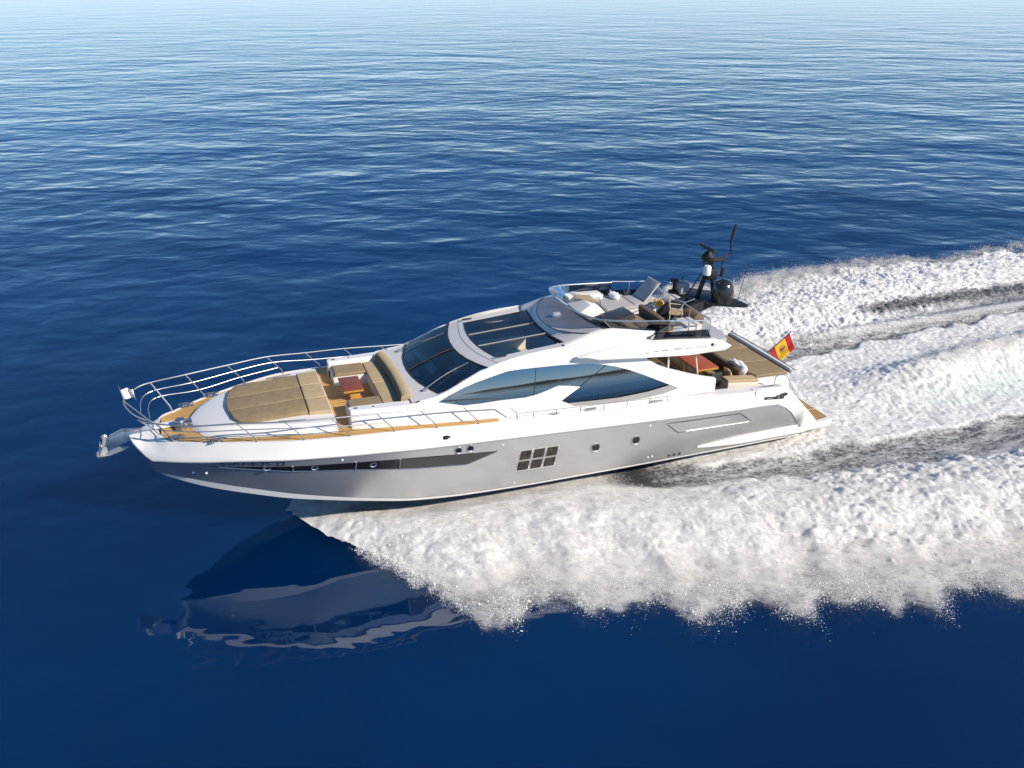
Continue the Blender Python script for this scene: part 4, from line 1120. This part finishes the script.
b = MB(); b.prism([(.10, 1.95), (.16, 2.14), (.3, 2.26), (1.9, 2.3), (1.9, -2.3), (.3, -2.26), (.16, -2.14), (.10, -1.95)], .462, .472, 'z', 0)
pt = b.build('teak_inlay', M['teakdark'], plat)
b = MB()
for y in (1.35, 0, -1.35):
    b = MB(); b.box((1.0, y, .4745), (1.9, .03, .005), 0); b.build('inlay_seam', M['cream'], plat)
# white spray rail along the aft quarter
b = MB(); rows = []
for i in range(25):
    x = 5.9 - (5.9 - .35) * i / 24
    g = min(1, i / 7) ** .7
    yb = (hull_y(x, .5) if x > 1.7 else 2.5 - (1.7 - x) * .08)
    if x < 1.7: yb = 2.52 - .16 * ((1.7 - x) / 1.35) ** 2
    w_ = .02 + .16 * g
    rows.append([(x, yb - .05, .62 * .0 + .56 + .08 * g), (x, yb + w_ * .6, .57 + .07 * g), (x, yb + w_, .55), (x, yb + w_ * .9, .50 - .05 * g), (x, yb - .05, .47 - .08 * g)])
b.grid(rows, True)
b.pair('spray_rail', M['white'], Y_, ang=50)

# ---- hull details
def on_hull(poly, off): return [(x, hull_y(x, z) + off, z) for x, z in poly]
def hull_patch(poly, off, n=14):
    """thin curved patch: polygon in x,z laid on the port topside"""
    bm = bmesh.new()
    vs = [bm.verts.new((x, 0, z)) for x, z in poly]
    bm.faces.new(vs)
    xs = [p[0] for p in poly]
    for k in range(1, n):
        xx = min(xs) + (max(xs) - min(xs)) * k / n
        bmesh.ops.bisect_plane(bm, geom=list(bm.verts) + list(bm.edges) + list(bm.faces), plane_co=(xx, 0, 0), plane_no=(1, 0, 0))
    bmesh.ops.triangulate(bm, faces=list(bm.faces))
    bm.verts.index_update()
    v = [(q.co.x, hull_y(q.co.x, q.co.z) + off, q.co.z) for q in bm.verts]; f = [[q.index for q in fc.verts] for fc in bm.faces]
    bm.free(); return v, f
def frame_tube(b, poly, off, r, closed=True):
    pts = []
    for i in range(len(poly) if closed else len(poly) - 1):
        a, c = poly[i], poly[(i + 1) % len(poly)]
        n = max(1, int(math.hypot(c[0] - a[0], c[1] - a[1]) / .3))
        for k in range(n):
            t = k / n; x, z = a[0] + (c[0] - a[0]) * t, a[1] + (c[1] - a[1]) * t
            pts.append((x, hull_y(x, z) + off, z))
    b.tube(pts, r, 5, closed=closed)
WIN = [(21.20, 1.98), (20.6, 1.99), (19.8, 2.045), (18.76, 2.075), (17.45, 2.05), (15.44, 1.93), (13.04, 1.73), (14.0, 1.42), (15.45, 1.54), (17.41, 1.78), (18.76, 1.87), (19.79, 1.92)]
b = MB(); v, f = hull_patch(WIN, .008, 40); b.add(v, f); hw = b.pair('hull_window', M['hullglass'], Y_)
b = MB(); v, f = hull_patch([(15.95, 1.945), (13.06, 1.728), (14.0, 1.425), (15.95, 1.60)], .014, 14); b.add(v, f); b.pair('window_infill', M['darkpanel'], hw)
b = MB(); frame_tube(b, WIN[6:] + WIN[:1], .012, .014, False); b.pair('window_trim', M['steel'], hw)
for x, z0, z1 in ((18.95, 1.87, 2.07), (17.25, 1.77, 2.05), (16.0, 1.60, 1.96)):
    b = MB(); b.tube([(x, hull_y(x, z0) + .014, z0), (x - .02, hull_y(x, z1) + .014, z1)], .028, 6); b.pair('window_post', M['steel'], hw)
for x, z in ((18.35, 1.98), (16.75, 1.88), (19.6, 2.0)):
    b = MB(); b.tube([(x + .09 * math.cos(a), hull_y(x, z) + .018, z + .06 * math.sin(a)) for a in [k * math.pi / 6 for k in range(12)]], .018, 5, closed=True); b.pair('opening_port', M['steel'], hw)
# six pane window
P4 = [(12.32, 1.635), (11.02, 1.60), (11.12, .82), (12.42, .84)]
b = MB(); v, f = hull_patch(P4, .006, 6); b.add(v, f); sixw = b.pair('hull_window', M['frame'], Y_)
for r_ in range(2):
    for c_ in range(3):
        u0, u1 = c_ / 3 + .03, (c_ + 1) / 3 - .03; w0, w1 = r_ / 2 + .05, (r_ + 1) / 2 - .04
        def q(u, w): 
            a = (P4[0][0] + (P4[1][0] - P4[0][0]) * u, P4[0][1] + (P4[1][1] - P4[0][1]) * u); c = (P4[3][0] + (P4[2][0] - P4[3][0]) * u, P4[3][1] + (P4[2][1] - P4[3][1]) * u)
            return (a[0] + (c[0] - a[0]) * w, a[1] + (c[1] - a[1]) * w)
        b = MB(); v, f = hull_patch([q(u0, w0), q(u1, w0), q(u1, w1), q(u0, w1)], .014, 3); b.add(v, f); b.pair('pane', M['brownglass'], sixw)
# portholes, fairleads, outlets
def disc(b, x, z, r, off, dep=.0, n=18):
    b.add([(x, hull_y(x, z) + off - dep, z)] + [(x + r * math.cos(a), hull_y(x, z) + off, z + r * math.sin(a)) for a in [2 * math.pi * k / n for k in range(n)]], [(0, k + 1, (k + 1) % n + 1) for k in range(n)])
for x, z, r in ((9.78, 1.28, .15), (8.36, 1.29, .15), (14.26, 1.97, .10), (13.9, 1.98, .10)):
    b = MB(); disc(b, x, z, r * .92, .012); po = b.pair('porthole', M['hullglass'], Y_)
    b = MB(); b.tube([(x + r * math.cos(a), hull_y(x, z) + .012, z + r * math.sin(a)) for a in [k * math.pi / 9 for k in range(18)]], .02, 5, closed=True); b.pair('porthole_rim', M['steel'], po)
    b = MB(); b.tube([(x - r * .5, hull_y(x, z) + .02, z - r * .9), (x + r * .35, hull_y(x, z) + .02, z - r * .95)], .02, 5); b.pair('drain_lip', M['whiteplastic'], po)
for x in (6.95, 6.75, 6.55):
    b = MB(); disc(b, x, .38, .045, .015); b.pair('exhaust_outlet', M['darkrub'], hull)
for x, z, r in ((21.55, 1.58, .03), (21.2, 1.62, .035), (17.6, 2.18, .03), (7.75, .47, .03), (7.6, .48, .03), (12.4, .38, .025), (12.9, 1.93, .03), (7.9, 1.74, .03)):
    b = MB(); b.lathe([(r, 0), (r, .015), (0, .03)], (x, hull_y(x, z), z), 8, Matrix.Rotation(R(-90), 4, 'X'))
    b.pair('drain_fitting', M['whiteplastic'], hull)
DP = [(7.3, 1.71), (4.46, 1.60), (3.92, 1.20), (6.83, 1.30)]
b = MB(); frame_tube(b, DP, .004, .016); bd = b.pair('balcony_door', M['darkpanel'], Y_)
b = MB(); v, f = hull_patch(DP, .004, 10); b.add(v, f); b.pair('door_panel', M['silver'], bd)
b = MB(); frame_tube(b, [DP[2], DP[3]], .02, .012, False); b.pair('door_trim', M['steel'], bd)
b = MB(); b.box((14.62, 2.79, 2.42), (.16, .06, .12), .03); b.tube([(14.66, 2.8, 2.44), (14.5, 2.86, 2.46)], .03, 6); b.pair('side_camera', M['darkrub'], bulwark)
# registration lettering along the topside
def text_mesh(txt, size):
    c = bpy.data.curves.new('reg', 'FONT'); c.body = txt; c.size = size; c.resolution_u = 3; c.offset = .0
    o = bpy.data.objects.new('reg', c); COL.objects.link(o)
    bpy.context.view_layer.update()
    me = bpy.data.meshes.new_from_object(o.evaluated_get(bpy.context.evaluated_depsgraph_get()))
    bpy.data.objects.remove(o); bpy.data.curves.remove(c)
    return me
tm = text_mesh('6ª-AT-6-35-22', .20)
xs_ = [v.co.x for v in tm.vertices]; x0, x1 = min(xs_), max(xs_)
RX0, RX1 = 20.80, 19.12
for v in tm.vertices:
    x = RX0 + (v.co.x - x0) / (x1 - x0) * (RX1 - RX0); z = 2.095 + v.co.y * 1.12 + (20.8 - x) * .012
    v.co = (x, hull_y(x, z) + .010, z)
tm.materials.append(M['letter'])
to = bpy.data.objects.new('registration_lettering', tm); COL.objects.link(to); to.parent = hull

# ---- bow rails
def edge_pt(x, s, dy=-.06, dz=0): return Vector((x, s * (TY(min(x, 22)) + dy), TZ(min(x, 22)) + dz))
ST_XS = [21.0, 19.78, 18.56, 17.34, 16.08, 14.84, 13.58]
for s in (1, -1):
    tops = []; bases = []; mid = []
    for x in ST_XS:
        p = edge_pt(x, s); bases.append(p); tops.append(Vector((x + .46, s * (TY(min(x, 22)) - .12 + (.10 if x > 20.5 else 0)), p.z + .60 + (0 if s > 0 else {21.0: .20, 19.78: .10, 18.56: .04}.get(x, 0)))))
    tip = Vector((23.17, s * .66, 3.30)); t2 = Vector((22.98, s * 1.08, 3.36)); t3 = Vector((22.58, s * 1.42, 3.42))
    if s > 0: tip = Vector((22.75, .30, 3.05)); t2 = Vector((22.72, .62, 3.2)); t3 = Vector((22.4, 1.12, 3.32))
    foot = Vector((22.42, s * .22, 2.70))
    endtop = Vector((12.72, s * 2.6, 3.10)); 
    path = [foot, tip, t2, t3] + tops + [Vector((13.2, s * 2.62, 3.16)), endtop]
    sm_ = smooth_path([foot] + ([] if s > 0 else [Vector((22.85, -.32, 2.90)), Vector((23.08, -.46, 3.10))]) + [tip, t2, t3] + tops + [endtop], 5)
    end = [Vector((12.38, s * 2.64, 2.80)), Vector((12.36, s * 2.64, 2.58))]
    b = MB(); b.tube(sm_ + end, .021, 7)
    br = b.build('bow_rail', M['railsteel'], Y_)
    for p, t in zip(bases, tops):
        b = MB(); b.tube([p, p + Vector((.03, 0, .12)), t], .017, 6); b.lathe([(0, 0), (.04, 0), (.04, .02), (0, .025)], p, 8); b.build('stanchion', M['railsteel'], br)
    b = MB(); b.tube([Vector((21.95, s * 1.0, 2.64)), Vector((22.0, s * 1.02, 2.8)), Vector(lerp(t3, tops[0], .12))], .024, 6); b.build('stanchion', M['railsteel'], br)
    m1 = [lerp(foot, tip, .45), (t2 + Vector((-.25, -s * .0, -.26))), t3 + Vector((-.2, 0, -.24))] + [lerp(p, t, .66) for p, t in zip(bases[:3], tops[:3])]
    m2 = [lerp(foot, tip, .15), (t2 + Vector((-.42, s * .02, -.46))), t3 + Vector((-.36, 0, -.45))] + [lerp(p, t, .33) for p, t in zip(bases[:3], tops[:3])]
    b = MB(); b.tube(smooth_path(m1 + [lerp(bases[3], tops[3], .55), lerp(bases[4], tops[4], .5)], 4), .014, 6); b.tube(smooth_path(m2, 4), .014, 6)
    if s < 0: b.tube([tip + Vector((-.02, .05, .0)), Vector((22.45, -.12, 2.72))], .02, 6)
    b.build('mid_rail', M['railsteel'], br)
# low handrail along the side deck
for s in (1, -1):
    pts = [(x, s * (TY(x) - .07), TZ(x) + .20) for x in (12.34, 11.4, 10.4, 9.4, 8.4, 7.6, 7.2)]
    b = MB(); b.tube(pts, .014, 6); hr = b.build('side_handrail', M['greytrim'], Y_)
    for x in (11.85, 11.1, 10.3, 9.5, 8.7, 7.9, 7.25):
        b = MB(); b.tube([(x, s * (TY(x) - .07), TZ(x) - .01), (x, s * (TY(x) - .07), TZ(x) + .2)], .014, 6); b.build('handrail_post', M['greytrim'], hr)
# deck gear at the bow
b = MB(); b.lathe([(0, 0), (.16, 0), (.16, .08), (.10, .12), (.10, .2), (.15, .24), (.13, .30), (0, .31)], (21.72, .28, 2.64), 16); b.box((21.6, .05, 2.70), (.5, .3, .12), .04)
wl = b.build('windlass', M['chrome'], Y_)
b = MB()
for k in range(22):
    x = 21.85 + k * .028
    b.tube([(x + .022 * math.cos(a), .12 + (.012 * math.sin(a) if k % 2 else 0), 2.70 + (0 if k % 2 else .012 * math.sin(a))) for a in [j * math.pi / 4 for j in range(8)]], .006, 4, closed=True)
b.build('anchor_chain', M['chrome'], wl)
b = MB(); b.box((22.1, .0, 2.69), (.7, .3, .05), .02); b.build('chain_plate', M['whiteplastic'], Y_)
for x, y in ((21.55, -1.18), (20.85, 1.58), (21.85, .85), (20.8, -1.58)):
    b = MB(); zc = TZ(min(x, 22)) - .02
    for dx in (-.09, .09): b.lathe([(0, 0), (.05, 0), (.035, .03), (.03, .09), (.045, .12), (0, .13)], (x + dx, y, zc), 10)
    b.tube([(x - .22, y, zc + .10), (x, y, zc + .115), (x + .22, y, zc + .10)], .022, 7); b.box((x, y, zc + .01), (.42, .12, .02), .008)
    b.build('mooring_cleat', M['chrome'], Y_)
for x, l in ((11.1, .3), (9.9, .35), (7.6, .5)):
    b = MB(); b.box((x, 2.55, TZ(x) + .03), (l, .1, .05), .02); b.pair('side_cleat', M['steel'], Y_)
# bow roller
b = MB()
for s in (1, -1): b.prism([(22.55, 2.62), (23.30, 2.70), (23.62, 2.56), (23.74, 2.36), (23.60, 2.22), (23.3, 2.34), (22.9, 2.45), (22.75, 2.45)], s * .10 - .012, s * .10 + .012, 'y', .004)
b.tube([(23.55, -.1, 2.42), (23.55, .1, 2.42)], .06, 10); b.tube([(23.15, -.1, 2.52), (23.15, .1, 2.52)], .05, 10)
b.build('bow_roller', M['steel'], Y_)

# ================================================================== LOOSE THINGS ABOARD
# anchor hanging in the bow roller
a0 = Vector((23.7, 0, 2.1))
an = thing('anchor', 'galvanised plough anchor hanging from the bow roller of the yacht', 'anchor', a0)
b = MB(); b.prism([(23.72, 2.60), (23.80, 2.58), (23.86, 2.2), (23.95, 2.05), (23.88, 1.98), (23.74, 2.1)], -.03, .03, 'y', .008); b.lathe([(.05, -.04), (.09, 0), (.05, .04)], (23.76, 0, 2.55), 12, Matrix.Rotation(R(90), 4, 'X'))
b.build('shank', M['galv'], an, off=a0)
b = MB()
cst = [(24.02, 0, 2.02), (23.95, 0, 1.86), (23.55, 0, 2.02), (23.15, 0, 2.10)]
b.grid([[(24.05, -.05, 2.06), (24.06, 0, 2.0), (24.05, .05, 2.06)], [(23.98, -.24, 2.08), (23.98, 0, 1.88), (23.98, .24, 2.08)], [(23.7, -.28, 2.10), (23.7, 0, 1.93), (23.7, .28, 2.10)], [(23.3, -.10, 2.14), (23.3, 0, 2.06), (23.3, .10, 2.14)], [(23.15, 0, 2.15), (23.15, 0, 2.13), (23.15, 0, 2.15)]])
b.grid([[(24.05, .05, 2.06), (24.0, 0, 2.09), (24.05, -.05, 2.06)], [(23.98, .24, 2.08), (23.94, 0, 2.0), (23.98, -.24, 2.08)], [(23.7, .28, 2.10), (23.7, 0, 2.03), (23.7, -.28, 2.10)], [(23.3, .10, 2.14), (23.3, 0, 2.12), (23.3, -.10, 2.14)], [(23.15, 0, 2.15), (23.15, 0, 2.14), (23.15, 0, 2.15)]])
b.build('fluke', M['galv'], an, off=a0)
b = MB(); b.tube([(23.9 + .0, .2 * math.cos(a), 2.18 + .22 * math.sin(a)) for a in [k * math.pi / 10 for k in range(11)]], .018, 6); b.build('roll_bar', M['steel'], an, off=a0)

def flag_mat(name, kind):
    m = mat(name, (0.8, 0.8, 0.8), 0.8)
    t = m.node_tree; b_ = t.nodes['Principled BSDF']
    uv = nn(t, 'ShaderNodeUVMap'); sp = nn(t, 'ShaderNodeSeparateXYZ'); t.links.new(uv.outputs[0], sp.inputs[0])
    if kind == 'spain':
        cr = nn(t, 'ShaderNodeValToRGB'); cr.color_ramp.interpolation = 'CONSTANT'
        e = cr.color_ramp.elements
        e[0].position = 0; e[0].color = (.42, .008, .012, 1); e[1].position = .25; e[1].color = (.72, .42, .01, 1)
        q = e.new(.75); q.color = (.42, .008, .012, 1)
        t.links.new(sp.outputs['Y'], cr.inputs[0])
        t.links.new(cr.outputs[0], b_.inputs['Base Color'])
    return m
def cloth(name, org, hoist, fly, nrm, nu, nv, amp, m, parent, off, sag=0.0):
    me = bpy.data.meshes.new(name); vs = []; fs = []; uvs = []
    for i in range(nu + 1):
        for j in range(nv + 1):
            u, v = i / nu, j / nv
            p = Vector(org) + Vector(fly) * u + Vector(hoist) * v + Vector(nrm) * (amp * u ** .6 * math.sin(u * 7.5 + v * 1.3)) + Vector((0, 0, -sag * u * u * (1 - v * .4)))
            vs.append(p - off); uvs.append((u, v))
    for i in range(nu):
        for j in range(nv): fs.append((i * (nv + 1) + j, (i + 1) * (nv + 1) + j, (i + 1) * (nv + 1) + j + 1, i * (nv + 1) + j + 1))
    me.from_pydata([tuple(p) for p in vs], [], fs)
    ul = me.uv_layers.new(name='UVMap')
    for lp in me.loops: ul.data[lp.index].uv = uvs[lp.vertex_index]
    for p in me.polygons: p.use_smooth = True
    me.materials.append(m)
    o = bpy.data.objects.new(name, me); COL.objects.link(o); o.parent = parent
    return o
f0 = Vector((1.78, .22, 2.40))
fg = thing('ensign_flag', 'red and yellow Spanish flag flying from a staff at the stern', 'flag', f0)
hd = Vector((-.95, 0, .74))
b = MB(); b.tube([f0, f0 + hd * 1.0], .016, 7); b.lathe([(0, 0), (.03, .01), (.03, .04), (0, .06)], f0 + hd * 1.0, 8); b.build('staff', M['darkrub'], fg, off=f0)
M['spain'] = flag_mat('spanish_flag_cloth', 'spain')
H0 = f0 + hd * .16; HV = hd * .80; FV = Vector((-.10, .30, -.50))
cl = cloth('flag_cloth', H0, HV, FV, Vector((.5, .6, .4)), 20, 12, .05, M['spain'], fg, f0)
# crest: shield, crown and two pillars
def on_flag(u, v, d=.012):
    n = HV.cross(FV).normalized()
    if n.y < 0: n = -n
    p = H0 + FV * u + HV * v + Vector((.5, .6, .4)) * (.05 * u ** .6 * math.sin(u * 7.5 + v * 1.3))
    return p + n * d - f0
for side in (1, -1):
    for nm, rect, mm in (('shield', (.36, .56, .40, .60), 'crestred'), ('shield_quarter', (.36, .46, .50, .60), 'crestgold'), ('pillar', (.28, .32, .40, .62), 'crestgrey'), ('pillar', (.60, .64, .40, .62), 'crestgrey'), ('crown', (.38, .54, .61, .67), 'crestgold2')):
        if mm not in M: M[mm] = mat(mm, {'crestred': (.25, .02, .03), 'crestgold': (.30, .17, .03), 'crestgrey': (.16, .14, .12), 'crestgold2': (.28, .12, .02)}[mm], .7)
        u0, u1, v0_, v1_ = rect; d = side * (.014 if 'quarter' in nm else .010)
        b = MB(); b.add([on_flag(u0, v0_, d), on_flag(u1, v0_, d), on_flag(u1, v1_, d), on_flag(u0, v1_, d)], [(0, 1, 2, 3)])
        b.build(nm, M[mm], cl)
# bow pennant
p0 = Vector((23.15, -.66, 3.30))
pn = thing('bow_pennant', 'small white pennant fluttering on the pulpit at the bow', 'flag', p0)
b = MB(); b.tube([p0, p0 + Vector((.08, 0, .48))], .012, 6); b.build('staff', M['steel'], pn, off=p0)
cloth('pennant_cloth', p0 + Vector((.0, 0, .05)), Vector((.05, 0, .30)), Vector((-.34, -.05, .05)), Vector((.2, 1, 0)), 12, 8, .09, M['towel'], pn, p0, .12)

# tables
t0 = Vector((16.75, -.08, 2.80))
tbv = thing('bow_table', 'red brown varnished table between the tan bow benches', 'table', t0)
b = MB(); b.box((16.78, -.08, 3.20), (.62, 1.0, .045), .012); b.build('table_top', M['tablered'], tbv, off=t0)
for y in (.40, -.56):
    b = MB(); b.box((16.78, y, 3.15), (.60, .04, .06), .01); b.build('table_edge', M['tablewood'], tbv, off=t0)
b = MB(); b.box((16.72, .05, 2.98), (.3, .5, .38), .02); b.build('pedestal', M['tablewood'], tbv, off=t0)
t1 = Vector((4.9, .2, 1.74))
tc_ = thing('cockpit_table', 'orange brown dining table under the aft end of the flybridge', 'table', t1)
b = MB(); b.box((4.75, .15, 2.55), (.85, 1.75, .05), .012); b.build('table_top', M['orangetop'], tc_, off=t1)
for y in (1.03, -.73):
    b = MB(); b.box((4.75, y, 2.52), (.85, .03, .06), .006); b.build('table_edge', M['tablewood'], tc_, off=t1)
for y in (.7, -.4):
    b = MB(); b.tube([(4.75, y, 1.74), (4.75, y, 2.52)], .06, 10); b.box((4.75, y, 1.76), (.5, .3, .04), .01); b.build('table_leg', M['steel'], tc_, off=t1)

def chair(nm, label, base, rotz, seatm_, framem, group=None):
    o = thing(nm, label, 'chair', base, group, Matrix.Rotation(rotz, 4, 'Z'))
    b = MB(); b.box((0, 0, .45), (.46, .48, .06), .02); b.build('seat', seatm_, o)
    b = MB(); b.box((-.23, 0, .72), (.05, .48, .46), .02, Matrix.Rotation(R(-10), 4, 'Y')); b.build('backrest', seatm_, o)
    for sx in (-1, 1):
        for sy in (-1, 1):
            b = MB(); b.tube([(sx * .22, sy * .22, 0), (sx * .19, sy * .21, .44)], .016, 6); b.build('leg', framem, o)
    b = MB()
    for sy in (-1, 1): b.tube([(-.22, sy * .25, .45), (-.2, sy * .25, .66), (.2, sy * .25, .64), (.2, sy * .25, .45)], .014, 6)
    b.build('armrest', framem, o)
    return o
chair('dining_chair', 'dark grey dining chair drawn up to the port end of the cockpit table', Vector((4.9, 1.45, 1.74)), R(-80), M['darkpanel'], M['steel'], 'chairs around the cockpit table')
chair('dining_chair', 'dark dining chair forward of the cockpit table near the overhang post', Vector((5.75, .9, 1.74)), R(180), M['mastblack'], M['cream'], 'chairs around the cockpit table')
chair('dining_chair', 'honey teak chair deep under the flybridge beside the saloon door', Vector((6.75, 1.1, 1.74)), R(170), M['tablewood'], M['tablewood'], 'chairs around the cockpit table')
# scatter cushion, towels
def blob(nm, label, cat, c, d, m, rot=None, seed=0, wr=.12):
    o = thing(nm, label, cat, c)
    bm = bmesh.new(); bmesh.ops.create_cube(bm, size=1)
    bmesh.ops.subdivide_edges(bm, edges=list(bm.edges), cuts=7, use_grid_fill=True)
    r_ = random.Random(seed)
    for v in bm.verts:
        p = v.co * 2
        k = 1 - .18 * (abs(p.x * p.y) + abs(p.y * p.z) * .4 + abs(p.x * p.z) * .4)
        n_ = wr * math.sin(p.x * 5 + seed) * math.cos(p.y * 6 + seed * 2)
        v.co = Vector((v.co.x * d[0] * k, v.co.y * d[1] * k, v.co.z * d[2] * (k + n_)))
        if rot: v.co = rot @ v.co
    bm.verts.index_update()
    b = MB(); b.add([v.co for v in bm.verts], [[v.index for v in f.verts] for f in bm.faces]); bm.free()
    b.build(nm, m, o, ang=60)
    return o
def lone(nm, label, cat, c, d, m, rot=None, seed=0, wr=.12):
    o = blob(nm, label, cat, c, d, m, rot, seed, wr)
    ch = o.children[0]; mw = o.matrix_world.copy()
    ch.parent = None; ch.matrix_world = mw; ch['label'] = label; ch['category'] = cat
    nm0 = o.name; bpy.data.objects.remove(o); ch.name = nm
    return ch
lone('towel', 'white towel draped over the back of the aft cockpit sofa', 'towel', Vector((3.62, 1.15, 2.55)), (.34, .95, .34), M['towel'], seed=2, wr=.25)
lone('scatter_cushion', 'honey coloured scatter cushion at the port end of the cockpit sofa', 'cushion', Vector((4.1, 1.30, 2.38)), (.16, .45, .42), M['tan2'], Matrix.Rotation(R(18), 3, 'Y'), 3)
lone('towel', 'bunched yellow towel beside the raised back of the flybridge lounger', 'towel', Vector((6.25, -.1, 4.72)), (.32, .34, .18), M['yellow'], seed=5, wr=.3)
lone('pillow', 'white pillow on the flybridge sunbed', 'pillow', Vector((7.35, -1.25, 4.72)), (.3, .55, .2), M['whiteplastic'], seed=6)
# lounger with its back raised
l0 = Vector((6.6, -.8, 4.12))
lg = thing('sun_lounger', 'grey sun lounger with its back raised on the flybridge', 'sun lounger', l0)
b = MB(); b.box((6.55, -.85, 4.62), (.9, .95, .07), .03); b.build('seat', M['fabricgrey'], lg, off=l0)
b = MB(); b.box((6.32, -.85, 4.96), (.09, .74, .78), .04, Matrix.Rotation(R(-38), 4, 'Y')); b.build('backrest', M['fabricgrey'], lg, off=l0)
b = MB(); b.tube([(6.62, -.46, 4.64), (6.06, -.46, 5.28), (6.06, -1.24, 5.28), (6.62, -1.24, 4.64)], .022, 6); b.build('frame', M['cream'], lg, off=l0)
for x in (6.2, 6.9):
    for y in (-.45, -1.3):
        b = MB(); b.tube([(x, y, 4.12), (x, y, 4.6)], .018, 6); b.build('leg', M['cream'], lg, off=l0)
c0_ = chair('deck_chair', 'pale folding deck chair beside the aft rail of the flybridge', Vector((5.95, .55, 4.12)), R(150), M['tan2'], M['cream'])
r0_ = Vector((5.35, .6, 4.35))
lr = MB(); lr.lathe([(0, -.38), (.20, -.38), (.24, -.34), (.24, .34), (.20, .38), (0, .38)], (0, 0, 0), 20, Matrix.Rotation(R(90), 4, 'X') @ Matrix.Rotation(R(12), 4, 'Y'))
ob = lr.build('life_raft', M['brown']); ob.matrix_world = BOAT @ Matrix.Translation(r0_)
ob['label'] = 'brown covered life raft roll on the flybridge below the mast plate'; ob['category'] = 'life raft'
